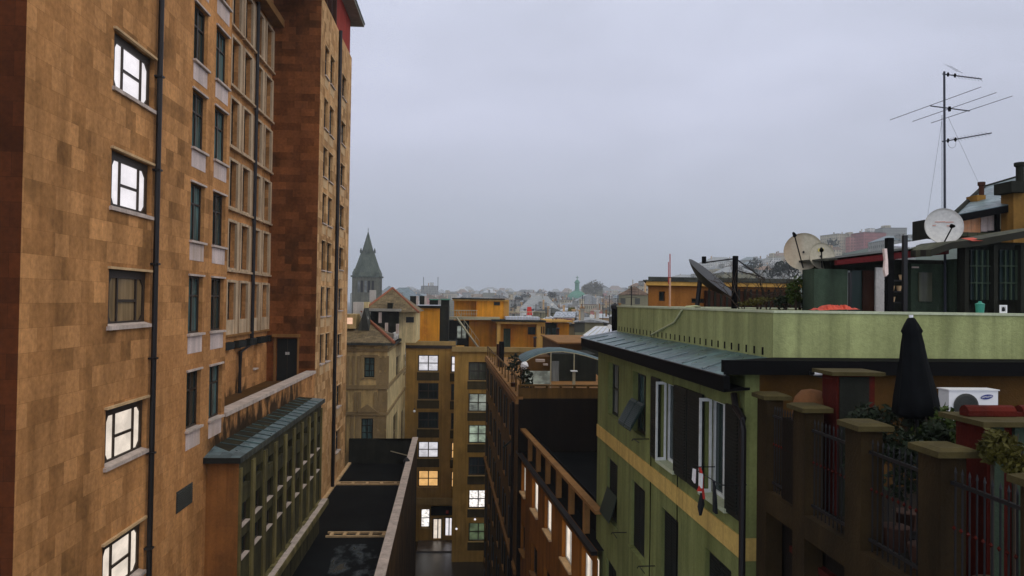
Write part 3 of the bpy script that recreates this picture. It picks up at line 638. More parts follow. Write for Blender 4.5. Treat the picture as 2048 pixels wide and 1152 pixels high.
# crenellated terrace on the corner with white posts
ta, tb, tc_ = PY(768, 668, 72), PY(797, 681, 70.2), PY(836, 663, 85); z1 = -3.1
c1 = PZ(766, 663, z1); c2 = Vector((PXS+.35, PZ(797, 667, z1).y, z1)); c3 = Vector((PXS+.35, 87.5, z1))
def low(p, z): return Vector((p.x, p.y, z))
zb_ = PY(797, 683, c2.y).z
mb = MB(); 
for A_, B_ in ((c1, c2), (c2, c3)):
    mb.pts8([low(A_, zb_), low(B_, zb_), low(B_, zb_)+Vector((-.2, .25, 0)), low(A_, zb_)+Vector((-.2, .25, 0))], [low(A_, z1), low(B_, z1), low(B_, z1)+Vector((-.2, .25, 0)), low(A_, z1)+Vector((-.2, .25, 0))])
ter = mb.build('terrace_parapet', 'white_dirty', pal)
for k in range(9):
    p = c2.lerp(c3, (k+.5)/9.2); mb = MB(); mb.pts8([p+Vector((.04, -.18, zb_-z1-.02)), p+Vector((.06, .32, zb_-z1-.02)), p+Vector((.05, .06, zb_-z1+.34))], [p+Vector((-.02, -.18, zb_-z1-.02)), p+Vector((-.0, .32, zb_-z1-.02)), p+Vector((-.01, .06, zb_-z1+.34))]); mb.build('merlon', 'shed_dark', ter)
for (u, v0, v1) in ((772.5, 646, 664), (794.5, 648, 665), (805, 646, 664), (815.5, 645, 661), (826, 643, 660)):
    t = 0 if u < 780 else (u-797)/39; p = (c1.lerp(c2, .15) if u < 780 else c2.lerp(c3, max(0, t)**1.0)); yy = p.y
    if u > 800: yy = PX(u, 655, c2.x-.3).y
    a = PY(u-2.8, v1, yy); b = PY(u+2.8, v0, yy); mb = MB(); mb.box(a.x, b.x, yy, yy+.45, a.z-.1, b.z); mb.build('terrace_post', 'trim', ter)
# dark loggia and cream walls behind the terrace
a, b = PY(741, 664, 74), PY(797, 622, 74); mb = MB(); mb.box(a.x, b.x, 74, 80, a.z-1, b.z); mb.build('loggia', 'shed_dark', pal)
a, b = PY(738, 622, 73.8), PY(800, 617, 73.8); mb = MB(); mb.box(a.x, b.x+.1, 73.3, 80.5, a.z, b.z-.05); mb.build('loggia_roof', 'soffit', pal)
a, b = PY(756, 642, 73), PY(762, 623, 73); mb = MB(); mb.box(a.x, b.x, 73.4, 73.75, a.z-.2, b.z-.1); mb.build('loggia_post', 'trim', pal)
a, b = PY(796, 665, 75), PY(832, 624, 75); mb = MB(); mb.box(a.x, b.x, 75, 82, a.z-1, b.z); up_ = mb.build('upper_wall', 'palazzo_side', pal)
a, b = PY(812, 645, 75), PY(828, 634, 75); mb = MB(); mb.box(a.x, b.x, 74.95, 74.99, a.z, b.z); mb.build('shutter', 'shutter', up_)
# pyramid roof above
yb = 75; a, b, ap = PY(722, 624, yb-1), PY(837, 624, yb-1), PY(785, 576, yb+4)
mb = MB(); q1, q2, q3, q4 = Vector((a.x, yb-1, a.z)), Vector((b.x, yb-1, b.z)), Vector((b.x, yb+9, b.z)), Vector((a.x, yb+9, a.z))
mb.quad(q1, q2, ap); mb.quad(q2, q3, ap); mb.quad(q4, q1, ap); mb.quad(q1, q4, q3, q2); pr_ = mb.build('pyramid_roof', 'tan_roof', pal)
mb = MB(); mb.tube([ap, q2], .12, 6); mb.tube([ap, q1], .12, 6); mb.build('hip_tiles', 'rust_ridge', pr_)
c = PY(781, 612, yb+.2); mb = MB(); mb.box(c.x-.25, c.x+.25, c.y-.6, c.y+1.5, c.z-.3, c.z+.3); mb.build('dormer', 'shed_dark', pr_)
c = PY(745, 589, yb+2); mb = MB(); mb.box(c.x-.3, c.x+.3, c.y, c.y+.6, c.z-.8, c.z+.45); mb.build('chimney', 'white_dirty', pr_)
a, b = PY(706, 621, 74), PY(727, 604, 74); mb = MB(); mb.box(a.x, b.x, 74, 76, a.z-.6, b.z); mb.build('attic_box', 'white_dirty', pal)
a, b = PY(727.5, 620, 74.3), PY(736, 604, 74.3); mb = MB(); mb.box(a.x, b.x, 74.3, 76.3, a.z-.6, b.z); mb.build('attic_box', 'palazzo_side', pal)
c = PY(729, 637, 71); mb = MB(); mb.lathe(c, [(.0, -.1), (.3, 0), (.36, .1), (.34, .14)], 10, (.4, -.8, .5)); tag(mb.build('satellite_dish', 'dish_pale'), 'tiny satellite dish on the hip of the palazzo roof', 'satellite dish')
mb = MB(); a = PY(746, 613, 71); 

# ================================================================ olive apartment building facing us across the end of the street
mid = thing('apartment_building', (-2, 88, GZ), 'olive apartment building with lit square windows closing the end of the street', 'building')
YA, YB = 88.0, 81.0; xa0, xa1 = PXS+.02, 1.5; xb0 = PY(908, 800, YB).x; xb1 = 8.5
Fa = Face((xa0, YA), (xb0+1, YA)); Fb2 = Face((xb0, YB), (xb1, YB)); za, zbt = PY(860, 690, YA).z, PY(950, 703, YB).z
oa = []; spec = []
for v, g1, g2 in ((710, 'lit_blinds', 'lit'), (766, 'glass', 'glass'), (824, 'glass', 'glass'), (883, 'lit_blinds', 'lit_warm'), (941, 'lit_warm', 'lit_warm')):
    oa.append(pxr(Fa, 836, v, 877, v+33)); spec.append((g1, 2)); oa.append(pxr(Fa, 902, v+2, 914, v+35)); spec.append((g2, 1))
oa.append(pxr(Fa, 841, 1018, 860, 1056)); spec.append(('lit_shop', 1))
zst = Fa.px(900, 1079)[1]
door1 = pxr(Fa, 865, 1036, 884, 1078); door2 = pxr(Fa, 889, 1034, 905, 1072)
mb = MB(); wall(mb, Fa, 0, Fa.len, GZ, za, oa+[door1, door2], .3); maw = mb.build('wall', 'olive', mid)
ob = []; specb = []
for v, g in ((724, 'glass_blind'), (787, 'lit_dim'), (850, 'lit_green'), (914, 'glass'), (980, 'lit_shop'), (1046, 'lit_green_dim')):
    ob.append(pxr(Fb2, 937, v, 976, v+37)); specb.append(g)
mb = MB(); wall(mb, Fb2, 0, Fb2.len, GZ, zbt, ob, .3); wall(mb, Face((xb0, YA), (xb0, YB)), 0, 7, GZ, zbt); mb.quad((xb0, YB, zbt), (xb1, YB, zbt), (xb1, YA, zbt), (xb0, YA, zbt)); mb.build('front_wall', 'olive', mid)
mb = MB(); mb.quad((xa0, YA, za), (xb0+.1, YA, za), (xb0+.1, 102, za), (xa0, 102, za)); mb.build('roof', 'dark_roof', mid)
for r, (g, c) in zip(oa, spec):
    o = window(Fa, mid, *r, .3, g, 'frame_dark', c, 2, .12, 'olive_cap')
    if r[2] > -20: mb = MB(); Fa.box(mb, r[0]-.1, r[1]+.1, r[2]-1.05, r[2]-.1, .002, .03); mb.build('spandrel', 'spandrel', o)
for r, g in zip(ob, specb):
    o = window(Fb2, mid, *r, .3, g, 'frame_dark', 2, 2, .12, 'olive_cap'); mb = MB(); Fb2.box(mb, r[0]-.1, r[1]+.1, r[2]-.95, r[2]-.1, .002, .03); mb.build('spandrel', 'spandrel', o)
for r, g in ((door1, 'lit_cream'), (door2, 'lit')):
    mb = MB(); Fa.box(mb, r[0], r[1], r[2], r[3], -.34, -.3); d_ = mb.build('door', g, mid); mb = MB(); a, b, c, d = r
    for x in (a, b-.12, (a+b)/2): Fa.box(mb, x, x+.12, c, d, -.29, -.2)
    Fa.box(mb, a+.12, b-.12, d-.2, d, -.29, -.21); mb.build('door_frame', 'black', d_)
mb = MB(); Fa.box(mb, 0, Fa.len-1, za-.02, za+.45, -.2, .35); mb.build('coping', 'olive_cap', mid)
mb = MB(); Fb2.box(mb, -.3, Fb2.len, zbt-.02, zbt+.5, -.2, .3); mb.build('coping', 'olive_cap', mid)
mb = MB(); Fa.box(mb, 0, Fa.len-1, za-.4, za-.03, .002, .2); mb.build('frieze', 'frame_dark', mid)
zc = Fa.px(860, 1003)[1]; mb = MB(); Fa.box(mb, 0, Fa.len-1, zc-.3, zc+.45, .003, .5); mb.build('canopy', 'olive_cap', mid)
mb = MB(); r = pxr(Fa, 862, 1012, 906, 1030); Fa.box(mb, *r, .003, .2); sg = mb.build('shop_fascia', 'black', mid)
mb = MB(); r = pxr(Fa, 892, 1020, 897, 1026); Fa.box(mb, *r, .203, .22); mb.build('red_sign', 'red_paint', sg)
tag(MB().quad((-5.0, 84.2, GZ+.12), (xb0-.02, 84.2, GZ+.12), (xb0-.02, YA-.01, GZ+.12), (-5.0, YA-.01, GZ+.12)).quad((-5.0, 84.2, GZ), (xb0-.02, 84.2, GZ), (xb0-.02, 84.2, GZ+.12), (-5.0, 84.2, GZ+.12)).build('pavement', 'pave'), kind='structure')
# wall lamps on the olive building
for (u, v, Y, lab) in ((829, 819, 66.5, 'small white lamp on the pole beyond the annex roof, left of the dark windows'), (913, 1054, 80.9, 'small lit lamp low on the olive projecting wall above the street'), (950, 1035, 80.9, 'small lit lamp beside the brown building, below the bright shop window')):
    c = PY(u, v, Y); mb = MB(); mb.tube([c+Vector((0, .1, .1)), c+Vector((0, -.15, .12)), c+Vector((0, -.25, 0))], .04, 6); o = mb.build('wall_lamp', 'iron'); tag(o, lab, 'lamp')
    mb = MB(); mb.lathe(c+Vector((0, -.25, -.1)), [(.02, -.14), (.11, -.08), (.12, 0), (.05, .08)], 10); mb.build('lamp_glass', 'lit' if v > 900 else 'white', o)

# ================================================================ ochre rooftop house behind, left half with balcony and outside stair
och = thing('rooftop_house', (2, 98, -8), 'ochre rooftop house with upper storey, pale balcony rail and outside stair', 'house')
def blk(par, name, mat, u0, v0, u1, v1, Y, dep, low_=0):
    a, b = PY(u0, (v0+v1)/2, Y), PY(u1, (v0+v1)/2, Y); zt, zb = PY((u0+u1)/2, v0, Y).z, PY((u0+u1)/2, v1, Y).z-low_
    mb = MB(); mb.box(a.x, b.x, Y, Y+dep, zb, zt); return mb.build(name, mat, par)
blk(och, 'upper_wall', 'ochre', 908, 601, 952, 638, 101, 8, 1); blk(och, 'upper_wall', 'ochre', 952, 601, 1007, 638, 99.5, 9, 1); blk(och, 'upper_wall', 'ochre_pale', 1007.2, 602, 1018, 636, 101, 7, 1)
blk(och, 'fascia', 'ochre_pale', 905, 599, 1018, 602, 99.2, 9.6); blk(och, 'roof', 'shed_dark', 904, 596.5, 1010, 598.8, 99.0, 10)
blk(och, 'vent_grille', 'shutter', 988, 604, 1000, 610.5, 99.4, .05)
lw = blk(och, 'lower_wall', 'ochre', 938, 641, 995, 697, 99, 9, 1); blk(och, 'balcony_slab', 'rail', 897, 634, 1000, 639.5, 97.4, 2.2)
blk(och, 'side_wall', 'shed_dark', 896, 641, 938, 697, 100, 6, 1)
for u0, u1 in ((914.5, 922), (924.5, 931.5)):
    o = blk(och, 'window', 'lit_dim', u0, 652, u1, 676.5, 99.9, .05); mb = MB()
    a, b = PY(u0, 652, 99.85), PY(u1, 676.5, 99.85); mb.box(a.x-.08, a.x, 99.8, 99.86, b.z, a.z); mb.box(b.x, b.x+.08, 99.8, 99.86, b.z, a.z); mb.build('frame', 'frame_dark', o)
M['lit_dim']
mb = MB(); p = lambda u, v: PY(u, v, 97.3)
mb.tube([p(898, 621), p(955, 621)], .05, 5); mb.tube([p(898, 628), p(955, 628)], .03, 5)
for k in range(12): u = 898+k*5; mb.tube([p(u, 636), p(u, 621)], .025, 5)
mb.build('balcony_rail', 'rail', och)
mb = MB(); a, b = p(913, 635), p(958, 697); mb.tube([a, b], .12, 4); mb.tube([a+Vector((0, 1.1, 0)), b+Vector((0, 1.1, 0))], .12, 4)
for k in range(16): q = a.lerp(b, (k+.5)/16); mb.box(q.x-.12, q.x+.16, q.y, q.y+1.1, q.z-.03, q.z+.03)
st = mb.build('outside_stair', 'rail', och)
mb = MB(); h_ = Vector((0, 0, 1.0)); mb.tube([a+h_, b+h_], .035, 5)
for k in range(7): q = a.lerp(b, k/6); mb.tube([q, q+h_], .025, 5)
mb.build('stair_rail', 'rail', st)
# right half
oc2 = thing('rooftop_house', (9, 96, -8), 'ochre rooftop house with pale door, flat roof and white balcony, right of the stair', 'house')
YR_ = 94
lw2 = blk(oc2, 'wall', 'ochre', 999, 647, 1078, 697, YR_+1.6, 8, 2); blk(oc2, 'corner_post', 'ochre_pale', 994, 645, 1001, 700, YR_, 1.6, 1)
blk(oc2, 'wall', 'ochre_pale', 1073, 645, 1090, 697, YR_, 9, 2); blk(oc2, 'wall', 'ochre', 1115, 646, 1138, 697, YR_+2, 8, 2); blk(oc2, 'recessed_wall', 'shed', 1090.2, 648, 1115, 690, YR_+3, 6, 2)
blk(oc2, 'roof', 'shed_dark', 985, 640.5, 1092, 643.5, YR_-.6, 9); blk(oc2, 'roof', 'ochre_pale', 1090, 641, 1145, 644.5, YR_+.8, 9); blk(oc2, 'fascia', 'ochre_pale', 992, 643.7, 1090, 648, YR_-.3, .5)
dd = blk(oc2, 'door', 'shed', 1007, 657, 1021, 695, YR_+1.55, .03); 
for (u0, v0, u1, v1) in ((1056, 654, 1072, 669), ): blk(oc2, 'window', 'glass', u0, v0, u1, v1, YR_+1.5, .08)
for u in (1082, 1086.5): blk(oc2, 'window', 'shed_brown', u, 653, u+2.5, 667, YR_-.05, .04)
for u in (1094, 1104): blk(oc2, 'window', 'glass_teal', u, 656, u+7, 678, YR_+2.94, .05)
bl = blk(oc2, 'balcony', 'zinc', 1101, 680, 1150, 686, 90, 2.5); blk(oc2, 'balcony_wall', 'ochre_dark', 1103, 686.2, 1148, 697, 90.3, 2)
sp = blk(oc2, 'roof_cover', 'zinc', 1012, 634, 1080, 640.4, 96, 4)
mb = MB(); p = lambda u, v: PY(u, v, 95)
mb.tube([p(1018, 624), p(1090, 624)], .05, 5)
for k in range(13): mb.tube([p(1018+k*6, 641), p(1018+k*6, 624)], .025, 5)
mb.build('roof_rail', 'rail', oc2)
for u, v0, v1, lab in ((1070, 676, 698, 'slim dark flue on the ochre house above the awning'), (1115.5, 658, 684, 'slim dark brown chimney pipe rising from the white balcony')):
    a = PY(u, v1, 88.5); b = PY(u, v0, 88.5); mb = MB(); mb.tube([a-Vector((0, 0, 1)), b], .17, 8); o = mb.build('flue_pipe', 'shed_brown'); mb = MB(); mb.lathe(b, [(.2, -.02), (.26, .05), (.05, .2)], 8); mb.build('cowl', 'iron', o); tag(o, lab, 'flue')
# solar array
sol = thing('solar_array', (14, 97, -2), 'tilted grey solar panel array on the flat roof right of the ochre house', 'solar panels')
a, b, c, d = PY(1106, 636, 97), PY(1150, 636, 97), PY(1152, 625, 99.5), PY(1112, 625, 99.5)
mb = MB(); u_ = Vector((0, 0, .12)); mb.pts8([a, b, c, d], [a+u_, b+u_, c+u_, d+u_]); mb.build('panel', 'panel_solar', sol)
mb = MB(); 
for q in (c, d): mb.box(q.x-.05, q.x+.05, q.y-.1, q.y, -4.4, q.z)
for q in (a, b): mb.box(q.x-.05, q.x+.05, q.y+.02, q.y+.1, -4.4, q.z)
mb.build('stand', 'iron', sol)
# ochre stair tower left with dark slated dormers
oc3 = thing('rooftop_block', (-5, 94, -6), 'small ochre block with dark roof and pale chimneys between palazzo and stair', 'building')
w3 = blk(oc3, 'wall', 'ochre', 836, 616, 879, 677, 92, 6, 1); blk(oc3, 'side_wall', 'shed_dark', 879.2, 612, 897, 680, 92.6, 5, 1); blk(oc3, 'roof', 'shed_dark', 832, 611.5, 881, 616, 91.6, 7)
blk(oc3, 'roof_edge', 'zinc', 833, 609.8, 880, 611.3, 91.4, 7)
for u0, u1 in ((820, 832), (839, 850)): blk(oc3, 'dormer', 'shed_dark', u0, 592, u1, 612, 95, 2)
for u in (832.2, 849): blk(oc3, 'chimney', 'trim', u, 592, u+4.6, 609.7, 94.6, .5)
for u in (859, 882): o = blk(oc3, 'dormer', 'shed_dark', u, 600, u+16, 612, 94.5, 3); blk(o, 'dormer_roof', 'copper', u-1, 597.5, u+18, 600, 94.2, 3.4)
for u, v in ((771, 0),): pass

# ================================================================ rotated right-hand row: brown house, rust house, green house
GD = Vector((4.8-5.23, 26.7-13.8, 0)).normalized()            # along the street, away from us
GN = Vector((-GD.y, GD.x, 0))                                 # towards the street (left)
br = thing('brown_building', (4, 55, GZ), 'narrow brown apartment building with closed dark shutters and a planted roof terrace', 'building')
b0 = PY(1037, 800, 42); b1 = PY(973, 716, 73); ztb = PY(1037, 797, 42).z
Fbr = Face((b1.x, b1.y), (b0.x, b0.y)); R_ = Vector((12, -.0, 0)); opw = []
for row, zt in enumerate([ztb-.9-3.15*k for k in range(7)]):
    for k, t in enumerate((2.5, 7.5, 12.5, 17.5, 22.3, 26.8)): opw.append((t, t+1.15, zt-1.9, zt))
mb = MB(); wall(mb, Fbr, 0, Fbr.len, GZ, ztb, opw, .15); Fbf = Face((b0.x, b0.y), (b0.x+6, b0.y+.2)); 
brw = mb.build('wall', 'brown', br)
tp, tq = Fbf.px(1120, 770)[1], Fbf.px(1120, 797)[1]; mb = MB(); wall(mb, Fbf, 0, Fbf.len, GZ, tq); mb.build('end_wall', 'pillar_dk', br)
for i, (a, b, c, d) in enumerate(opw):
    wd = window(Fbr, br, a, b, c, d, .15, 'glass', 'frame_dark', 2, 1, .06, 'brown_trim')
    for x in (a-.62, b+.02):
        mb = MB(); Fbr.box(mb, x, x+.6, c, d, .02, .07); mb.build('shutter', 'shutter', wd)
mb = MB(); Fbr.box(mb, 0, Fbr.len+.02, ztb-.32, ztb-.05, .002, .18); mb.build('cornice', 'brown_trim', br)
mb = MB(); Fbr.box(mb, 0, Fbr.len, ztb-9.8, ztb-9.55, .002, .15); mb.build('string_course', 'brown_trim', br)
mb = MB(); q = Fbr.pt(Fbr.len-1.6, 0, .15); mb.tube([(q.x, q.y, GZ), (q.x, q.y, ztb-.4)], .09, 8); mb.build('downpipe', 'pipe', br)
mb = MB(); a = Fbr.pt(2, ztb-3, .7); b = Fbr.pt(Fbr.len-9, ztb-10, .4); 
for (u, v, l_) in ((1018, 855, 'l'),): c = Fbr.pt(Fbr.len-3.6, ztb-3.0, .0); mb.tube([c, c+GN*.55+Vector((0, 0, -.45))], .05, 4)
mb.build('clothes_pole', 'shutter_teal', br)
# terrace deck, parapet facing us, side railing
deck = tq-.02; mb = MB(); A_, B_, C_, D_ = (b0.x, b0.y), (b0.x+6.0, b0.y+.2), (b1.x+9, b1.y), (b1.x, b1.y); mb.quad(*[(p[0], p[1], deck) for p in (A_, B_, C_, D_)]); mb.build('terrace_deck', 'brown_trim', br)
mb = MB(); Fbf.box(mb, 0, Fbf.len-.1, tq, tp-.18, -.2, 0); Fbf.box(mb, 0, Fbf.len-.1, tp-.08, tp, -.24, .04)
for k in range(8): Fbf.box(mb, k*.78, k*.78+.12, tp-.18, tp-.08, -.2, -.02)
mb.build('parapet', 'brown', br)
mb = MB(); Fbr.box(mb, 0, Fbr.len, ztb-.05, ztb+.1, -.25, .1); sr = mb.build('coping', 'brown_trim', br)
mb = MB(); h = 1.0; mb.tube([Fbr.pt(.2, ztb+h, -.1), Fbr.pt(Fbr.len, ztb+h, -.1)], .07, 5)
for k in range(13): s = k*Fbr.len/12; mb.tube([Fbr.pt(min(s, Fbr.len-.1), ztb, -.1), Fbr.pt(min(s, Fbr.len-.1), ztb+h, -.1)], .05, 5)
mb.build('railing', 'brown', br)
# awning of translucent corrugated sheets
aw = thing('awning', (6, 46, -5), 'curved teal corrugated awning over the roof terrace of the brown building', 'awning')
prof = [(1034, 713), (1050, 704), (1070, 697.5), (1095, 694), (1120, 694.5), (1145, 699), (1170, 706), (1200, 716)]
mb = MB(); pf = [PY(u, v, 47.5) for u, v in prof]; nf = [PY(u+12*(1-k/7), v+12.5-k*1.4, 44.5) for k, (u, v) in enumerate(prof)]
for i in range(7):
    for j in range(10):
        def g(t, k): p = pf[k].lerp(nf[k], t); return p+Vector((0, 0, .07*math.sin(t*31)))
        mb.quad(g(j/10, i), g((j+1)/10, i), g((j+1)/10, i+1), g(j/10, i+1))
n = N('teal_sheet'); M['sheet'] = n.fin(n.mix(n.noise(n.pos((1, 2.5, 1)), 3, 4), lin((14, 38, 36)), lin((64, 98, 98))), .45, .15)
o = mb.build('canopy_sheet', 'sheet', aw); sm = o.modifiers.new('thick', 'SOLIDIFY'); sm.thickness = .03
mb = MB(); mb.tube([p-Vector((0, 0, .06)) for p in nf], .028, 6); mb.build('rim', 'rail', aw)
for k in (3, 5): p = nf[k]; mb = MB(); mb.tube([(p.x, p.y, deck), (p.x, p.y, p.z-.05)], .04, 6); mb.build('post', 'rail', aw)
# things on that terrace
def on(u, v, Y): return PY(u, v, Y)
rh = thing('roof_room', (7, 52, deck), 'dark roof room behind the awning with bright glazed front', 'room')
blk(rh, 'wall', 'ochre_dark', 1046, 713, 1104, 775, 52, 3, 1); blk(rh, 'dark_wall', 'shed_dark', 1104, 708, 1192, 775, 51.5, 4, 1)
g_ = blk(rh, 'glass_front', 'glass_pale', 1103, 722, 1118, 766, 51.4, .08)
blk(rh, 'glowing_backdrop', 'lit_dim', 1050, 742, 1101, 774, 49.5, .1);  # panel glows by emission to look white, no lamp behind it
for (u0, v0, u1, v1) in ((1072, 719, 1090, 724), (1087, 728, 1096, 731)): blk(rh, 'shelf', 'trim', u0, v0, u1, v1, 49, .4)
rnd = random.Random(4)
for (u, v, h, lab) in ((1052, 768, 1.5, 'leafy potted plant on the brown roof terrace in front of the white screen'), (1028, 738, 1.8, 'dark climbing plant at the railing left of the awning')):
    b_ = on(u, v, 43.2 if u > 1040 else 47); mb = MB(); mb.lathe((b_.x, b_.y, deck), [(.16, 0), (.22, .35), (.18, .36)], 10); o = mb.build('pot', 'pot', None); 
    pt = thing('potted_plant', (b_.x, b_.y, deck), lab, 'plant'); o.parent = pt; o.location = (0, 0, 0)
    mb = MB(); clump(mb, (b_.x, b_.y, b_.z+.3), (.45, .4, .75), 160, .13, rnd); mb.build('foliage', 'leaf_dk', pt)
    mb = MB(); mb.tube([(b_.x, b_.y, deck+.3), (b_.x+.05, b_.y, b_.z+.5)], .03, 6); mb.build('stem', 'bark', pt)
for (u, v, lab) in ((1049, 731, 'white bundled parasol cover hanging at the left end of the awning'),):
    c = on(u, v, 44); mb = MB(); mb.lathe(c, [(.02, -.3), (.2, -.15), (.24, .05), (.12, .2), (.02, .24)], 8, (.4, 0, .9)); tag(mb.build('parasol_cover', 'white'), lab, 'parasol')
tb_ = thing('garden_table', on(1148, 765, 43.6), 'small white garden table on the brown roof terrace, under the awning', 'table'); c = on(1148, 743, 43.6)
mb = MB(); mb.box(c.x-.19, c.x+.19, c.y-.2, c.y+.25, c.z, c.z+.05); mb.build('tabletop', 'white', tb_); mb = MB(); mb.box(c.x-.08, c.x+.08, c.y-.05, c.y+.1, deck, c.z-.002); mb.build('pedestal', 'rail', tb_)
cv = thing('chimney_pair', (3.2, 52, deck), 'pair of slim dark chimney pots at the far corner of the brown roof terrace', 'chimney')
for u, v0, r in ((996, 688, .13), (1003, 683, .22)): a = PY(u, 712, 62); mb = MB(); mb.tube([(a.x, a.y, deck-.3), (a.x, a.y, PY(u, v0, 62).z)], r, 8); mb.build('pot', 'shed_brown' if r < .2 else 'black', cv)

# ---- low rust-orange house in front with lit windows
ru = thing('rust_building', (6, 33, GZ), 'low rust-orange house with five lit windows and a dark flat roof terrace', 'building')
f0 = PY(1042, 860, 41.6); n0 = PY(1196, 1026, 27.0); zru = -7.1
f0 = PZ(1040, 852, zru); n0 = PZ(1196, 1022, zru)
Fru = Face((f0.x, f0.y), (n0.x, n0.y))
wz = []
for (u0, v0, v1, u1) in ((1043, 930, 995, 1051), (1064, 963, 1036, 1076), (1089, 995, 1081, 1103), (1124, 1046, 1140, 1143), (1163, 1100, 1205, 1184)):
    a = Fru.px(u0, (v0+v1)/2)[0]; b = Fru.px(u1, (v0+v1)/2)[0]; um = u0+2
    wz.append((a, b))
zw1 = Fru.px(1091, 992)[1]; zw0 = zw1-1.55; op = []
for a, b in wz: op.append((a, b, zw0, zw1)); op.append((a, b, zw0-3.2, zw1-3.2))
ztop = zru-1.35
mb = MB(); wall(mb, Fru, 0, Fru.len, GZ, ztop, op, .22); wl_ = mb.build('wall', 'rust', ru)
for i, (a, b, c, d) in enumerate(op): window(Fru, ru, a, b, c, d, .22, 'lit_cream' if i % 2 == 0 else 'glass', 'frame_white' if i % 2 == 0 else 'frame_dark', 2, 1, .07, 'trim_warm' if i % 2 == 0 else 'brown_trim')
far_, near_ = (f0.x+8, f0.y+.2), (n0.x+6, n0.y+.2)
mb = MB(); mb.quad((f0.x, f0.y, ztop), (n0.x, n0.y, ztop), (*near_, ztop), (*far_, ztop)); mb.build('roof', 'roof_black', ru)
mb = MB(); Fru.box(mb, 0, Fru.len, zru-.12, zru, -.2, .1); cp = mb.build('top_rail', 'brown_trim', ru)
mb = MB(); Fru.box(mb, 0, Fru.len, ztop+.003, zru-.125, -.5, -.45); mb.build('backdrop', 'black', cp)  # black sheet stands in for the shade of the recessed gaps
for k in range(7): s = k*Fru.len/7+.3; mb = MB(); Fru.box(mb, s, s+.3, ztop+.003, zru-.125, -.2, .0); mb.build('baluster_pier', 'brown_trim', cp)
mb = MB(); Fru.box(mb, 0, Fru.len, ztop-.16, ztop-.02, .003, .22); mb.build('gutter', 'pipe', ru)

# ================================================================ green building with slate eave and roof parapet
gb = thing('green_building', (12, 20, GZ), 'green plastered building with dark shutters, yellow string course and parapeted roof terrace', 'building')
GF, GNr = Vector((4.8, 26.75, 0)), Vector((5.24, 13.75, 0)); GFR, GNR = Vector((25, 27.4, 0)), Vector((25, 14.3, 0))
Fg = Face(GF.xy, GNr.xy); Fgn = Face(GNr.xy, GNR.xy)
EB, ET, PB, PT = -1.60, -1.30, -1.02, -.10
wins_g = [(1217, 713, 1238, 817), (1266, 731, 1292, 862), (1324, 744, 1353, 880), (1412, 775, 1457, 948)]
row2 = [(1215, 912, 1235, 1032), (1263, 957, 1290, 1098), (1323, 1008, 1357, 1150), (1411, 1087, 1463, 1240)]
def gop(r): u0, v0, u1, v1 = r; a, zt = Fg.px(u0, v0); b, _ = Fg.px(u1, v0+20); zb = Fg.px(u0, v1-(v1-v0)*.13)[1]; return (a, b, zb, zt)
og = [gop(r) for r in wins_g]; z_top = sum(o[3] for o in og)/4
og = [(a, b, -3.75 if i < 2 else -4.0, -2.0) for i, (a, b, c, d) in enumerate(og)]
o2 = [gop(r) for r in row2]; z2 = o2[1][3]; o2 = [(a, b, z2-1.95, z2) for a, b, c, d in o2]
o3 = [(a, b, c-3.35, d-3.35) for a, b, c, d in o2]
mb = MB(); wall(mb, Fg, 0, Fg.len, GZ, -1.4, og+o2+o3, .22); gw = mb.build('wall', 'green', gb)
mb = MB(); wall(mb, Fgn, 0, .28, GZ, -1.24); wall(mb, Face(GFR.xy, GF.xy), 0, 20, GZ, -1.4); mb.build('return_wall', 'green', gb)
mb = MB(); wall(mb, Fgn, .28, Fgn.len, GZ, -1.24); mb.build('near_wall', 'ochre_dark', gb)
for i, r in enumerate(og):
    o = window(Fg, gb, *r, .22, ['glass_pale', 'glass_teal', 'glass', 'glass'][i], 'frame_green' if i < 2 else 'frame_white', 2, 2 if i == 0 else 1, .09 if i < 2 else .07, 'green_cap' if i > 1 else None, sillw=.12)
    a, b, c, d = r
    if i == 1:      # lower halves swung out like a hatch
        for x0, x1 in ((a+.02, (a+b)/2-.03), ((a+b)/2+.03, b-.02)):
            mb = MB(); zt = (c+d)/2+.05; P = Fg.pt; t = .04
            A = [P(x0, zt, .02), P(x1, zt, .02), P(x1, c+.2, .42), P(x0, c+.2, .42)]; n_ = GN*.6*t+Vector((0, 0, t))
            mb.pts8(A, [q+n_ for q in A])
            for k in range(14): f = .1+k*.06; q0 = A[0].lerp(A[3], f)+n_; q1 = A[1].lerp(A[2], f)+n_; mb.pts8([q0, q1, q1+GN*.03-Vector((0, 0, .02)), q0+GN*.03-Vector((0, 0, .02))], [q0+n_*.4, q1+n_*.4, q1+n_*.4+GN*.03-Vector((0, 0, .02)), q0+n_*.4+GN*.03-Vector((0, 0, .02))])
            mb.build('tilted_shutter', 'shutter_teal', o)
    if i >= 2:
        w_ = (b-a)
        gp = (og[3][0]-og[2][1])/2-.03
        for x0, x1 in ((a-(gp if i == 3 else .75), a-.03), (b+.03, b+(gp if i == 2 else .75))):
            mb = MB(); Fg.box(mb, x0, x1, c-.05, d+.05, .03, .08)
            for k in range(28): z = c+.05+k*(d-c-.1)/28; Fg.box(mb, x0+.08, x1-.08, z, z+.035, .08, .1)
            mb.build('shutter', 'shutter', o)
        # open white casement leaf standing out from the wall
        mb = MB(); P = Fg.pt; x = a+.04 if i == 2 else a+.06
        for (z0_, z1_, d0, d1) in ((c, d, .0, .05), (c, d, .22, .27), (c, c+.07, .05, .22), (d-.07, d, .05, .22)): Fg.box(mb, x, x+.045, z0_, z1_, d0-.1, d1-.1)
        mb.build('open_casement', 'frame_white', o)
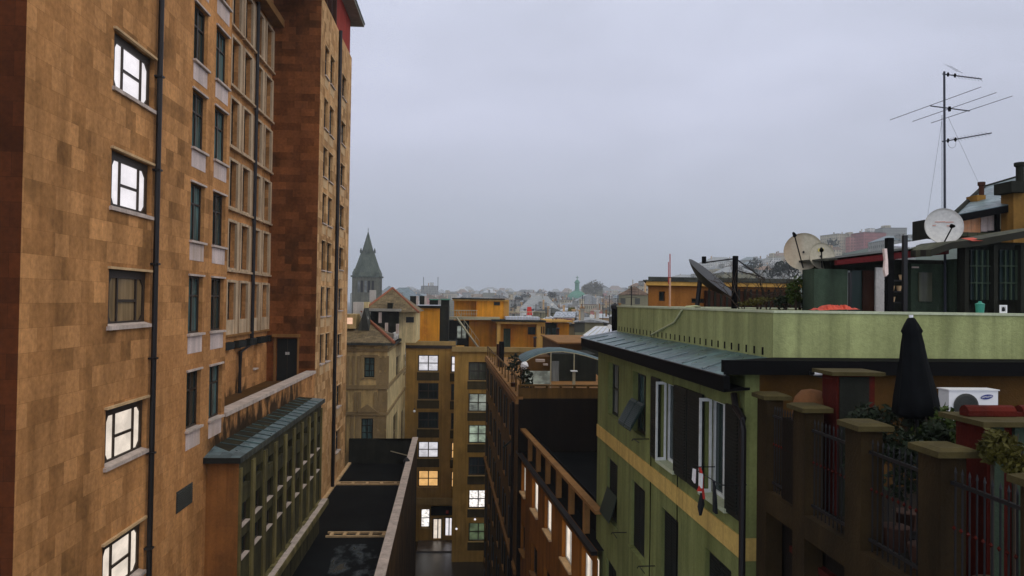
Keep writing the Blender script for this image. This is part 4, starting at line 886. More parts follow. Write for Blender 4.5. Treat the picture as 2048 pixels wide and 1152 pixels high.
for i, r in enumerate(o2+o3):
    a, b, c, d = r; mb = MB(); o = None
    for x0, x1 in ((a+.01, (a+b)/2-.01), ((a+b)/2+.01, b-.01)):
        Fg.box(mb, x0, x1, c, d, -.14, -.09)
        for k in range(26): z = c+.08+k*(d-c-.16)/26; Fg.box(mb, x0+.06, x1-.06, z, z+.03, -.09, -.07)
    Fg.box(mb, a, b, c, d, -.215, -.2)
    o = mb.build('shutter', 'shutter', gb); mb = MB(); Fg.box(mb, a-.08, b+.08, c-.05, c-.002, -.1, .07); mb.build('sill', 'green', o)
    if i == 0:
        mb = MB(); P = Fg.pt; A = [P(a, c+.9, .0), P(b, c+.9, .0), P(b, c+.1, .25), P(a, c+.1, .25)]; mb.pts8(A, [q+Vector((0, 0, .05)) for q in A]); mb.build('tilted_shutter', 'shutter_teal', o)
zbt, zbb = Fg.px(1203, 854)[1], Fg.px(1203, 878)[1]
mb = MB(); Fg.box(mb, 0, Fg.len, zbb, zbt, .003, .03); Fgn.box(mb, -.02, .26, zbb, zbt, .003, .03); mb.build('string_course', 'band', gw)
s_, _ = Fg.px(1487, 1000, .1); mb = MB(); mb.tube([Fg.pt(s_-.5, -1.7, .1), Fg.pt(s_-.35, -1.95, .12), Fg.pt(s_, -2.1, .12), Fg.pt(s_, -2.3, .12), Fg.pt(s_, GZ, .12)], .065, 8); mb.build('downpipe', 'pipe', gb)
for u, v0, v1 in ((1303, 880, 1152), (1357, 900, 1152)):
    s, zt = Fg.px(u, v0); mb = MB(); rr = random.Random(u); mb.tube([Fg.pt(s+rr.uniform(-.02, .02), zt-k*.7, .02) for k in range(10)], .012, 5); mb.build('cable', 'black', gb)
for u, v in ((1298, 878), (1253, 1065), (1310, 1132)):
    s, z = Fg.px(u, v); mb = MB(); mb.tube([Fg.pt(s, z, 0), Fg.pt(s, z, .45), Fg.pt(s+.0, z-.05, .47)], .015, 5); mb.tube([Fg.pt(s, z, .42), Fg.pt(s+.5, z, .42)], .012, 5); mb.build('line_bracket', 'iron', gb)
# eave: fascia, soffit, slate apron, hip at the far end
OUT = .55; INS = .62
def off(p, o_, e_): return p+GN*o_+GD*e_
E1, E2, E3 = off(GF, OUT, .45), off(GNr, OUT, -.35), GNR+Vector((0, -.35, 0)); 
E0 = Vector((25, 27.85, 0))
I1, I2, I3, I0 = off(GF, -INS, -.25), off(GNr, -INS, .18), Vector((25, 14.6, 0)), Vector((25, 27.1, 0))
Gi, Gf = GNr-GN*.1, GF-GN*.1; mb = MB(); mb.hexa([(p.x, p.y) for p in (E1, E2, Gi, Gf)], EB, EB+.05); mb.hexa([(p.x, p.y) for p in (E2, E3, GNR+Vector((0, .1, 0)), GNr+Vector((0, .1, 0)))], -1.28, -1.24)
for A_, B_ in ((E0, E1), (E1, E2)):
    F = Face(A_.xy, B_.xy); F.box(mb, 0, F.len, EB+.051, ET-.004, -.12, -.0)
mb.build('gutter', 'black', gb)
F = Face(E2.xy, E3.xy); mb = MB(); F.box(mb, 0, F.len, -1.24, -1.02, -.12, -.0); mb.quad((E2.x, E2.y, -1.02), (E3.x, E3.y, -1.02), (I3.x, I3.y, -1.0), (I2.x, I2.y, -1.0)); mb.build('near_eave', 'black', gb)
mb = MB(); q = lambda p, z: (p.x, p.y, z)
mb.quad(q(E1, ET), q(E2, ET), q(I2, PB), q(I1, PB)); mb.quad(q(E0, ET), q(E1, ET), q(I1, PB), q(I0, PB)); gr_ = mb.build('slate_apron', 'slate_g', gb)
mb = MB(); L = (E1-E2).length
for k in range(1, 11):
    p = E1.lerp(E2, k/11); r = I1.lerp(I2, k/11); a_ = Vector(q(p.lerp(r, .05), ET+.02)); b_ = Vector(q(p.lerp(r, .55), ET+(PB-ET)*.55+.012)); mb = MB(); mb.tube([a_, b_], .018, 5); mb.build('slate_joint', 'slate', gr_)
mb = MB(); mb.tube([Vector(q(E1, ET+.01)), Vector(q(I1, PB+.01))], .03, 6); mb.build('hip_flashing', 'zinc', gr_)
mb = MB(); F = Face(E1.xy, E2.xy); F.box(mb, 0, F.len, ET-.012, ET+.006, -.04, .02); mb.build('drip_edge', 'iron', gr_)
# parapet with its row of slots
Fpz = Face(I1.xy, I2.xy); slots = []
for k in range(31): s = .25+k*(Fpz.len-.55)/30.5; slots.append((s, s+.085, PB+.035, PB+.19))
mb = MB(); wall(mb, Fpz, 0, Fpz.len, PB-.2, PT-.05, slots, .035); Fpn = Face(I2.xy, I3.xy); wall(mb, Fpn, 0, Fpn.len, PB-.2, PT-.05); Fpf = Face(I0.xy, I1.xy); wall(mb, Fpf, 0, Fpf.len, PB-.2, PT-.05)
for F in (Fpz, Fpn, Fpf): F.rect(mb, 0, F.len, PB-.2, PT-.05, -.25)
pp = mb.build('parapet', 'green_par', gb)
mb = MB()
for s in slots: Fpz.box(mb, s[0]+.002, s[1]-.002, s[2]+.002, s[3]-.002, -.03, .003)
mb.build('slot_shade', 'black', pp)['kind'] = 'stuff'  # black fill stands in for the darkness inside the slots
mb = MB()
for F in (Fpz, Fpn, Fpf): F.box(mb, 0 if F is not Fpz else -.02, F.len, PT-.05, PT, -.27, .025)
mb.build('coping', 'green_cap', pp)
mb = MB(); mb.quad(q(I1, -1.0), q(I2, -1.0), q(I3, -1.0), q(I0, -1.0)); mb.build('roof_deck', 'ochre_dark', gb)
# hose over the parapet
DECK = -1.0
c1, c2, c3 = PZ(1300, 690, -1.15), PZ(1362, 615, -.2), PY(1362, 612, 21)
h1 = PY(1383, 605, 20.2); pk = Fpz.px(1363, 611, .03); A = Fpz.pt(pk[0], PT+.02, -.1); pa = Fpz.px(1330, 655, .03)
pts = [h1+Vector((.3, .2, -.12)), A+Vector((.25, 0, .02)), A, Fpz.pt(pk[0], PT-.1, .04), Fpz.pt(pk[0]-.5, -.5, .05), Fpz.pt(pa[0]-1.2, -.93, .07)]
e1 = PZ(1302, 687, -1.2); pts += [e1, PZ(1290, 694, -1.28)+GN*.06]; pts += [pts[-1]+Vector((-.02, 0, -.3))]
mb = MB(); mb.tube(pts, .028, 6); tag(mb.build('garden_hose', 'rope', None, True), 'pale hose lying over the green parapet and down across the slate eave', 'hose')

# laundry below the white windows
s, z = Fg.px(1400, 945, .5); ln = MB(); ln.tube([Fg.pt(s-.5, z, .5), Fg.pt(s+1.1, z+.02, .5)], .01, 5); ln.tube([Fg.pt(s+1.1, z+.02, .5), Fg.pt(s+1.1, z+.02, 0)], .012, 5); ln.tube([Fg.pt(s-.5, z, .5), Fg.pt(s-.5, z, 0)], .012, 5)
tag(ln.build('washing_line', 'iron'), 'thin washing line on brackets below the open white window of the green wall', 'washing line')
def cloth(name, pts_, mat_, lab, dd=.5):
    mb = MB(); zz_ = random.Random(len(lab)); P = [Fg.pt(s+x, z+y, dd+.05*math.sin(9*x+3*y)) for x, y in pts_]; Q = [p-GN*.05 for p in P]; mb.pts8(P, Q); return tag(mb.build(name, mat_), lab, 'laundry')
o = cloth('shirt', [(-.22, .05), (-.12, -.22), (-.2, -.42), (-.02, -.38), (.1, -.5), (.12, -.2), (.22, -.05), (.1, .06)], 'red_cloth', 'small red and white garment hanging from the line on the green wall')
mb = MB(); 
for x in (-.27, .13): mb.pts8([Fg.pt(s+x, z+.02, .53), Fg.pt(s+x+.02, z-.2, .55), Fg.pt(s+x+.16, z-.24, .55), Fg.pt(s+x+.13, z+.03, .53)], [Fg.pt(s+x, z+.02, .56), Fg.pt(s+x+.02, z-.2, .58), Fg.pt(s+x+.16, z-.24, .58), Fg.pt(s+x+.13, z+.03, .56)])
mb.build('white_sleeve', 'white', o)
cloth('sock', [(-.06, -.42), (-.1, -.7), (-.02, -.86), (.06, -.62), (.05, -.4)], 'dark_cloth', 'dark narrow garment hanging just below the red and white one', .52)
cloth('towel', [(.62, -.02), (.58, -.35), (.62, -.6), (.72, -.62), (.78, -.3), (.74, .0)], 'dark_cloth', 'dark cloth hanging alone to the right of the red and white garment', .5)

# ================================================================ things on the green roof terrace
def dish(name, u, v, Y, r, lab, mat, axis, arm, pole=None, tilt=0, mesh=False, par=None):
    c = PY(u, v, Y); t = thing(name, (c.x, c.y, DECK), lab, 'satellite dish'); ax = Vector(axis).normalized()
    prof_ = [(1e-5, -.16*r*1.3)]+[(r*k/7, (-.16+.16*(k/7)**2)*r*1.3) for k in range(1, 8)]; prof_ += [(r*1.01, .02)]+[(r*k/7, (-.2+.16*(k/7)**2)*r*1.3) for k in range(7, 0, -1)]+[(1e-5, -.2*r*1.3)]
    mb = MB(); mb.lathe(c, prof_, 36, ax); mb.build('reflector', mat, t, True)
    mb = MB(); lo = c-Vector((0, 0, r*.93)); tip = c+ax*r*1.0+Vector(arm); mb.tube([lo, lo.lerp(tip, .6), tip], .018, 6); mb.build('feed_arm', 'iron', t)
    mb = MB(); d_ = (c-tip).normalized(); mb.lathe(tip, [(.03, -.07), (.045, 0), (.055, .05), (.03, .07)], 10, d_); mb.build('feed_horn', 'black', t)
    if pole: mb = MB(); b_ = c-ax*r*.3; mb.tube([(b_.x, b_.y, DECK), (b_.x, b_.y, b_.z)], pole, 8); mb.tube([b_, c-ax*.12*r], pole, 6); mb.build('pole', 'iron', t)
    return t
# tall antenna mast with three antennas, and the pale dish on it
MY = 18.0; mt = PY(1888.5, 143, MY); mb_ = PY(1891, 600, MY)
ant = thing('antenna_mast', (mb_.x, mb_.y, DECK), 'tall thin rooftop mast with three television antennas against the sky', 'antenna')
mb = MB(); mb.tube([(mb_.x, mb_.y, DECK), mt], .034, 8, .026); mb.build('mast', 'mast', ant)
def P18(u, v, dy=0): return PY(u, v, MY+dy)
mb = MB(); mb.tube([P18(1885, 148), P18(1900, 150, -.0), P18(1963, 158, .3)], .016, 5); an = mb.build('top_antenna', 'mast', ant)
mb = MB()
for k in range(9): a = P18(1908+k*6.5, 152+k*.8, .03*k); mb.tube([a-Vector((.0, .1, .09)), a+Vector((.02, .1, .09))], .004, 3)
for k in range(5): a = P18(1893+k*5, 140+3*k); mb.tube([a+Vector((.0, -.25, .0)), a+Vector((.12, .25, .22))], .004, 3)
mb.build('elements', 'mast', an)
mb = MB(); mb.tube([P18(1861, 212), P18(1939, 222)], .016, 5); an = mb.build('vhf_boom', 'mast', ant)
for (u0, v0, u1, v1) in ((1780, 240, 1962, 174), (1825, 243, 1993, 185), (1862, 246, 2025, 192)):
    mb = MB(); mb.tube([P18(u0, v0), P18(u1, v1)], .0075, 4); mb.build('element', 'mast', an)
mb = MB(); mb.lathe(P18(1899, 218), [(.03, -.06), (.04, 0), (.03, .06)], 8); mb.build('junction_box', 'black', an)
mb = MB(); mb.tube([P18(1885, 283), P18(1898, 281), P18(1983, 266, .2)], .016, 5); an = mb.build('lower_antenna', 'mast', ant)
mb = MB()
for k in range(10): a = P18(1912+k*7, 278.5-k*1.25, .02*k); mb.tube([a-Vector((.0, .1, .07)), a+Vector((.0, .1, .07))], .004, 3)
mb.tube([P18(1904+8*math.cos(t), 286+10*math.sin(t)) for t in [k*math.pi/8 for k in range(17)]], .004, 3); mb.build('elements', 'mast', an)
for u, v in ((1896, 149), (1896, 281), (1910, 151), (1911, 279)): mb = MB(); mb.lathe(P18(u, v), [(.02, -.05), (.035, 0), (.02, .05)], 6); mb.build('clamp', 'black', ant)
mb = MB(); mb.tube([P18(1884, 230), P18(1884, 430)], .006, 4); mb.build('cable', 'mast', ant)
for (u0, v0, u1, v1, Y2) in ((1884, 240, 1853, 446, 20), (1897, 236, 1958, 368, 22)): mb = MB(); mb.tube([P18(u0, v0), PY(u1, v1, Y2)], .0035, 3); mb.build('guy_wire', 'mast', ant)
dA = dish('satellite_dish', 1888, 452, 17.7, .44, 'pale round dish with faded reddish marks on the antenna mast', 'dish_pale', (-.25, -.95, .12), (.05, 0, -.1))
t = [o for o in COL.objects if o.name.startswith('satellite_dish')][-1]
# faded lettering on that dish
def text(s, size, loc, nrm, mat, par, name='lettering', shear=0, upv=Vector((0, 0, 1))):
    cu = bpy.data.curves.new('t', 'FONT'); cu.body = s; cu.size = size; cu.align_x = 'CENTER'; cu.align_y = 'CENTER'; cu.extrude = .001; cu.shear = shear
    o = bpy.data.objects.new('t', cu); n_ = Vector(nrm).normalized(); x = upv.cross(n_).normalized(); y = n_.cross(x)
    m4 = Matrix(((x.x, y.x, n_.x, loc[0]), (x.y, y.y, n_.y, loc[1]), (x.z, y.z, n_.z, loc[2]), (0, 0, 0, 1)))
    COL.objects.link(o); bpy.context.view_layer.update(); me = bpy.data.meshes.new_from_object(o.evaluated_get(bpy.context.evaluated_depsgraph_get())); COL.objects.unlink(o); bpy.data.objects.remove(o)
    inv = FRAMES[par.name].inverted(); me.transform(inv @ m4); me.materials.clear(); me.materials.append(M[mat]); o = bpy.data.objects.new(name, me); COL.objects.link(o); o.parent = par; FRAMES[o.name] = FRAMES[par.name]; return o
M['faded_red'] = flat('faded_red_print', (176, 136, 122), .6)
dish('satellite_dish', 1607, 503, 19.6, .50, 'large beige round dish, the left and bigger of the overlapping pair above the shed', 'dish', (-.42, -.9, .12), (-.25, 0, .35), .03)
dB = dish('satellite_dish', 1644, 512, 18.9, .345, 'smaller beige round dish overlapping the right edge of the bigger one', 'dish', (.05, -.99, .12), (-.2, 0, .1), .03)
def mark(d, u, v, Y, r, axis, dx, dz, w_, h_, mat_):
    c = PY(u, v, Y); ax = Vector(axis).normalized(); x = Vector((0, 0, 1)).cross(-ax).normalized()*-1; z = x.cross(ax)*-1
    if z.z < 0: z = -z
    if x.x < 0: x = -x
    q = math.hypot(dx, dz)/r; p = c+x*dx+z*dz+ax*((-.16+.16*q*q)*r*1.3+.012); mb = MB(); a_ = [p-x*w_-z*h_, p+x*w_-z*h_*.6, p+x*w_+z*h_, p-x*w_+z*h_*.6]; mb.pts8(a_, [k_+ax*.004 for k_ in a_]); mb.build('faded_print', mat_, d)
M['faded_red'] = flat('faded_red_print', (186, 142, 126), .6); M['faded_yellow'] = flat('faded_yellow_print', (196, 180, 96), .6)
for dx, dz, w_ in ((-.06, .12, .12), (.16, .11, .1), (-.2, .03, .04), (.17, .02, .09)): mark(dA, 1888, 452, 17.7, .44, (-.25, -.95, .12), dx, dz, w_, .016, 'faded_red')
mark(dB, 1644, 512, 18.9, .345, (.05, -.99, .12), .0, .17, .08, .05, 'faded_yellow')
# dark mesh dish seen from the side on a post
bd = thing('mesh_dish', (*PY(1440, 600, 21).xy, DECK), 'big dark mesh dish seen edge-on with struts, on its post above the green parapet', 'satellite dish')
mb = MB(); c = PY(1424, 556, 21.5); ax = Vector((.55, -.35, .75)).normalized(); r = .86
prof_ = [(r*k/8, (-.34+.34*(k/8)**2)*r) for k in range(0, 9)]; prof_[0] = (1e-5, -.34*r); mb.lathe(c, prof_, 30, ax); o = mb.build('reflector', 'mesh_dish', bd); sm = o.modifiers.new('thick', 'SOLIDIFY'); sm.thickness = .025
p1_, p2_ = PY(1381, 516, 21.2), PY(1471, 517, 21); mb = MB(); mb.tube([PY(1410, 525, 21.1), p2_], .022, 6); mb.tube([p2_, PY(1530, 560, 21)], .02, 6); mb.tube([PY(1471, 540, 21), PY(1530, 556, 21)], .018, 6); mb.build('strut', 'iron', bd)
mb = MB(); a = PY(1467, 622, 21); mb.tube([(a.x, a.y, DECK), PY(1471, 512, 21)], .085, 8); mb.build('post', 'black', bd)
mb = MB(); a = PY(1388, 622, 21.6); mb.tube([(a.x, a.y, DECK), PY(1400, 560, 21.6)], .07, 8); mb.build('stand', 'iron', bd)
mb = MB(); a = PY(1408, 520, 21.2); mb.box(a.x-.05, a.x+.05, a.y-.05, a.y+.05, a.z-.1, a.z+.1); mb.build('feed_box', 'black', bd)
# striped pole
sp_ = thing('striped_pole', (*PY(1340, 600, 25).xy, DECK), 'slim reddish pole standing behind the green parapet left of the mesh dish', 'pole')
a = PY(1340, 606, 25); mb = MB(); mb.tube([(a.x, a.y, DECK), PY(1340, 556, 25)], .035, 6); mb.build('pole', 'pole_pale', sp_); mb = MB(); mb.tube([PY(1340, 556.3, 25), PY(1340, 508, 25)], .018, 6); mb.tube([PY(1337, 568, 25), PY(1337, 524, 25)], .014, 6); mb.build('pole_tip', 'red_paint', sp_)
# low ochre penthouse beyond the terrace
pe = thing('ochre_penthouse', (14, 33, GZ), 'low ochre penthouse with dark flat roof behind the green parapet', 'building')
Yp = 31.0; a = PY(1296, 600, Yp); b = PY(1600, 600, Yp); zt = PY(1300, 571, Yp).z
ow = [pxr(Face((a.x, Yp), (b.x, Yp)), 1318, 583, 1330, 602), pxr(Face((a.x, Yp), (b.x, Yp)), 1383, 597, 1410, 606), pxr(Face((a.x, Yp), (b.x, Yp)), 1428, 598, 1460, 607)]
Fpe = Face((a.x, Yp), (b.x, Yp)); mb = MB(); wall(mb, Fpe, 0, Fpe.len, GZ, zt, ow, .2); wall(mb, Face((a.x+3.4, Yp+12), (a.x, Yp)), 0, 12.4, GZ, zt); mb.build('wall', 'penthouse', pe)
for r in ow: window(Fpe, pe, *r, .2, 'glass', 'frame_dark', 1, 1, .05, None)
a2, b2_ = PY(1412, 600, Yp-.3), PY(1602, 600, Yp-.3); mb = MB(); mb.box(a2.x, b2_.x, Yp-.3, Yp-.05, zt-1.4, zt-.18); mb.build('trellis_wall', 'shed_brown', pe)
for k in range(16): x = a2.x+(b2_.x-a2.x)*(k+.5)/16; mb = MB(); mb.box(x-.04, x+.04, Yp-.36, Yp-.3, zt-1.4, zt-.1); mb.build('trellis_post', 'shed_dark', pe)
z1 = PY(1300, 563, Yp).z; mb = MB(); mb.hexa([(a.x-.15, Yp-.25), (b.x, Yp-.25), (b.x, Yp+12), (a.x+3.3, Yp+12)], zt+.002, z1); mb.build('fascia', 'ochre_pale', pe)
mb = MB(); mb.hexa([(a.x-.3, Yp-.3), (b.x, Yp-.3), (b.x, Yp+12), (a.x+3.2, Yp+12)], z1+.002, z1+.06); mb.hexa([(a.x+.1, Yp+.4), (b.x, Yp+.4), (b.x, Yp+12), (a.x+3.4, Yp+12)], z1+.06, PY(1320, 553, Yp).z); mb.build('roof', 'dark_roof', pe)
# bare creeper and shrubs
rnd = random.Random(11)
def branch(mb, p, d, l, r, k):
    q = p+d*l; mb.tube([p, p.lerp(q, .5)+Vector((rnd.uniform(-.03, .03), 0, rnd.uniform(-.03, .05))), q], r, 4, r*.6)
    if k > 0:
        for _ in range(rnd.choice((2, 3))): dd_ = (d+Vector((rnd.gauss(0, .6), rnd.gauss(0, .4), rnd.gauss(.0, .5)))).normalized(); branch(mb, q, dd_, l*rnd.uniform(.6, .85), r*.62, k-1)
for i, (u, v) in enumerate(((1488, 606), (1512, 604), (1538, 606), (1562, 600))):
    b_ = PY(u, v, 20.5); mb = MB(); branch(mb, Vector((b_.x, b_.y, DECK)), Vector((rnd.uniform(-.2, .2), 0, 1)), .75, .035, 4)
    tag(mb.build('bare_shrub', 'bark'), ['leafless brown shrub just right of the mesh dish post', 'tangled leafless shrub in the middle between mesh dish and shrubs', 'wiry leafless shrub left of the green bush', 'leafless shrub touching the green bush below the dishes'][i], 'shrub', 'bare shrubs on the green roof terrace')
for (u, v, rx, rz, Y, n_, m_, lab) in ((1592, 580, .30, .42, 18.6, 520, 'leaf', 'upright yellow-green bush below the big beige dish'), (1572, 604, .36, .2, 18.9, 300, 'leaf_dk', 'low dark bush at the left foot of the upright bush'), (1620, 602, .42, .22, 19.2, 360, 'leaf_dk', 'low dark bush in front of the green shed'), (1515, 602, .5, .14, 20, 260, 'leaf_y', 'low yellowish plants behind the parapet right of the mesh dish post')):
    c = PY(u, v, Y); t_ = thing('bush', (c.x, c.y, DECK), lab, 'bush', 'bushes on the green roof terrace'); mb = MB()
    for _ in range(9): clump(mb, (c.x+rnd.uniform(-.6, .6)*rx, c.y+rnd.uniform(-.5, .5)*rx, c.z+rnd.uniform(-.7, .7)*rz), (rx*.5, rx*.5, rz*.42), n_//6, .045, rnd)
    mb.build('foliage', m_, t_); mb = MB(); mb.tube([(c.x, c.y, DECK), (c.x, c.y, c.z)], .03, 6); mb.build('stem', 'bark', t_)
# long shed with maroon fascia
SY = 17.6
sh = thing('roof_shed', (*PY(1760, 600, SY).xy, DECK), 'long dark green shed with maroon fascia on the green roof terrace', 'shed')
def sb(name, mat, u0, v0, u1, v1, dy=0, dep=.1, par=None): 
    Y = SY+dy; a, b = PY(u0, (v0+v1)/2, Y), PY(u1, (v0+v1)/2, Y); zt, zb = PY((u0+u1)/2, v0, Y).z, PY((u0+u1)/2, v1, Y).z
    if v1 > 605: zb = min(zb, DECK)
    mb = MB(); mb.box(a.x, b.x, Y, Y+dep, zb, zt); return mb.build(name, mat, par or sh)
sb('back_wall', 'shed_dark', 1662, 520, 2060, 625, .9, 1.5); sb('wall', 'shed', 1628, 538, 1695, 625, .3, .6)
sb('curtain_panel', 'shutter_teal', 1703, 541, 1724, 612, .45, .04); sb('wall_panel', 'glass_pale', 1690, 541, 1700, 612, .42, .04)
sb('brown_panel', 'shed_brown', 1726, 541, 1748, 625, .4, .3); sb('white_door', 'white_dirty', 1752, 535, 1776, 622, .25, .06)
sb('panel', 'shed', 1822, 528, 1905, 625, .5, .2); sb('window', 'glass_blind', 1838, 545, 1864, 603, .45, .04); sb('lamp_strip', 'trim', 1825, 533, 1838, 536, .42, .04); sb('wall', 'shed', 1908, 518, 1926, 625, .2, .4)
# maroon fascia, sloping up to the right
a0, a1, b0_, b1_ = PY(1674, 530, SY), PY(1674, 516, SY), PY(1898, 508, SY), PY(1898, 489, SY)
mb = MB(); dy = Vector((0, .12, 0)); mb.pts8([a0, b0_, b0_+dy, a0+dy], [a1, b1_, b1_+dy, a1+dy]); mb.build('fascia', 'red_roof', sh)
mb = MB(); dy = Vector((0, 2.2, 0)); mb.pts8([a1-Vector((0, 0, .05)), b1_-Vector((0, 0, .05)), b1_+dy, a1+dy], [a1, b1_, b1_+dy+Vector((0, 0, .05)), a1+dy+Vector((0, 0, .05))]); mb.build('roof', 'dark_roof', sh)
mb = MB(); a, b = PY(1820, 497, SY+.3), PY(1898, 484, SY+.3); dy = Vector((0, .9, .12)); mb.pts8([a, b, b+dy, a+dy], [p+Vector((0, 0, .03)) for p in (a, b, b+dy, a+dy)]); mb.build('skylight', 'zinc', sh)
# glazed veranda on the right, with its own roof
vr = thing('veranda', (*PY(2000, 600, 16.5).xy, DECK), 'dark glazed veranda with mossy tiled roof at the right edge', 'veranda')
def vb(name, mat, u0, v0, u1, v1, Y, dep, par=None):
    a, b = PY(u0, (v0+v1)/2, Y), PY(u1, (v0+v1)/2, Y); zt, zb = PY((u0+u1)/2, v0, Y).z, PY((u0+u1)/2, v1, Y).z
    if v1 > 605: zb = min(zb, DECK)
    mb = MB(); mb.box(a.x, b.x, Y, Y+dep, zb, zt); return mb.build(name, mat, par or vr)
vb('back_wall', 'shed_dark', 1930, 485, 2120, 626, 17.5, .3)
for u0, u1, g in ((1942, 1988, 'glass_blind'), (2000, 2046, 'glass_teal'), (2050, 2100, 'glass')):
    o = vb('window', 'glass', u0, 500, u1, 600, 17.2, .05); k = 4
    for i in range(1, k): um = u0+(u1-u0)*i/k; vb('glazing_bar', 'shed', um-1.2, 500, um+1.2, 600, 17.12, .06, o)
    for vv in (532, 566): vb('glazing_bar', 'shed', u0, vv-1.2, u1, vv+1.2, 17.11, .06, o)
for u in (1934, 1992, 2046): vb('post', 'shed_dark', u-4, 490, u+4, 626, 17.0, .2)
# sagging mossy roof edge rising to the right
A = [(1862, 499), (1905, 484), (1960, 478), (2048, 462), (2110, 452)]; mb = MB(); pa_ = [PY(u, v, 16.8) for u, v in A]
for i in range(4):
    p, r = pa_[i], pa_[i+1]; dy = Vector((0, 1.2, .05)); e2 = Vector((0, 0, -.16)); mb.pts8([p+e2, r+e2, r+dy+e2, p+dy+e2], [p, r, r+dy, p+dy])
M['moss_roof'] = slate('mossy_tiles', (84, 84, 60), (60, 62, 48), .3, .2, .8, .2); mb.build('roof', 'moss_roof', vr)
mb = MB(); a = PY(1945, 482, 16.7); mb.quad(a, a+Vector((.35, .1, .02)), a+Vector((.3, .4, .12)), a+Vector((0, .4, .1))); mb.build('red_tile', 'tarp', vr)
# upper attic storey at the right edge
at = thing('attic_house', (*PY(1990, 400, 21).xy, DECK), 'attic storey with rusty boards and mossy slate roof at the upper right edge', 'house')
def ab(name, mat, u0, v0, u1, v1, Y, dep, par=None, sl=0):
    a, b = PY(u0, (v0+v1)/2, Y), PY(u1, (v0+v1)/2, Y); zt, zb = PY((u0+u1)/2, v0, Y).z, PY((u0+u1)/2, v1, Y).z; mb = MB(); mb.box(a.x, b.x, Y, Y+dep, zb, zt); return mb.build(name, mat, par or at)
for u0, v0, u1, v1, m_ in ((1922, 429, 1934, 469, 'plank'), (1934.5, 426, 1942, 468, 'plank'), (1943, 424, 1961, 466, 'plank'), (1962, 420, 1975, 463, 'plank_pale'), (1976, 418, 1992, 461, 'plank_pale')): ab('board', m_, u0, v0, u1, v1, 21, .1)
ab('dark_wall', 'shed_dark', 1905, 432, 2120, 482, 21.3, 2); ab('post', 'black', 1993, 412, 2000, 462, 20.9, .2); ab('door_opening', 'shed_brown', 2004, 410, 2026, 456, 21.2, .06); ab('post', 'rail', 2000.5, 418, 2003, 458, 20.95, .1)
ab('sill', 'moss_roof', 1915, 466, 2110, 474, 20.7, .5)
c0, c1_, c2_, c3_ = PY(1908, 430, 20.3), PY(2110, 391, 20.3), PY(2110, 332, 24.5), PY(1968, 374, 24.5)
mb = MB(); mb.quad(c0, c1_, c2_, c3_); o = mb.build('slate_roof', 'slate', at); sm = o.modifiers.new('thick', 'SOLIDIFY'); sm.thickness = .08
mb = MB(); e2 = Vector((0, .0, -.22)); dy = Vector((0, .3, 0)); mb.pts8([c0+e2, c1_+e2, c1_+e2+dy, c0+e2+dy], [c0-Vector((0, 0, .02)), c1_-Vector((0, 0, .02)), c1_+dy, c0+dy]); mb.build('eave', 'black', at)
mb = MB(); mb.tube([c0+Vector((0, 0, .02)), c3_+Vector((0, 0, .03))], .07, 6); mb.tube([c3_, c2_], .06, 6); mb.build('ridge', 'shed_dark', at)
def chim(par, u, v0, v1, v2, Y, wpx, mbase, mpot, lab=None):
    a, b = PY(u-wpx/2, v2, Y), PY(u+wpx/2, v2, Y); z1_, z0_ = PY(u, v1, Y).z, PY(u, v2, Y).z; t_ = MB(); t_.box(a.x, b.x, Y, Y+.5, z0_-.4, z1_); o = t_.build('chimney', mbase, par)
    c = PY(u, v0, Y+.25); t_ = MB(); r_ = (b.x-a.x)*.27; t_.lathe((c.x, c.y, z1_-.02), [(r_, 0), (r_, c.z-z1_-.12), (r_*1.45, c.z-z1_-.1), (r_*1.45, c.z-z1_)], 10); t_.build('chimney_pot', mpot, o)
chim(at, 1963, 363, 390, 406, 21.6, 17, 'chimney_ochre', 'shed_brown'); chim(at, 2040, 324, 366, 470, 20.1, 26, 'chimney_ochre', 'shed_dark')
ab('chimney_block', 'shed_dark', 2023, 362, 2056, 384, 19.9, .7)
# posts on the terrace
for i, (u, v0, w_, m_, lab) in enumerate(((1778, 476, .07, 'black', 'thick dark post with draped pinkish cloth in front of the maroon fascia'), (1809, 471, .045, 'iron', 'thin dark post right of the cloth-draped post'), (1700, 545, .03, 'iron', 'thin rail post in front of the shed, left of the white door'))):
    a = PY(u, 600, 16.5); t_ = thing('terrace_post', (a.x, a.y, DECK), lab, 'post'); mb = MB(); mb.box(a.x-w_, a.x+w_, a.y-w_, a.y+w_, DECK, PY(u, v0, 16.5).z); mb.build('post', m_, t_)
    if i == 0:
        mb = MB(); pr2 = [(1768, 497), (1774, 497), (1776, 520), (1777, 548), (1772, 553), (1769, 540), (1771, 520)]; P_ = [PY(x, y, 16.35) for x, y in pr2]; mb.pts8(P_, [p+Vector((0, .08, 0)) for p in P_]); mb.build('draped_cloth', 'plank_pale', t_)
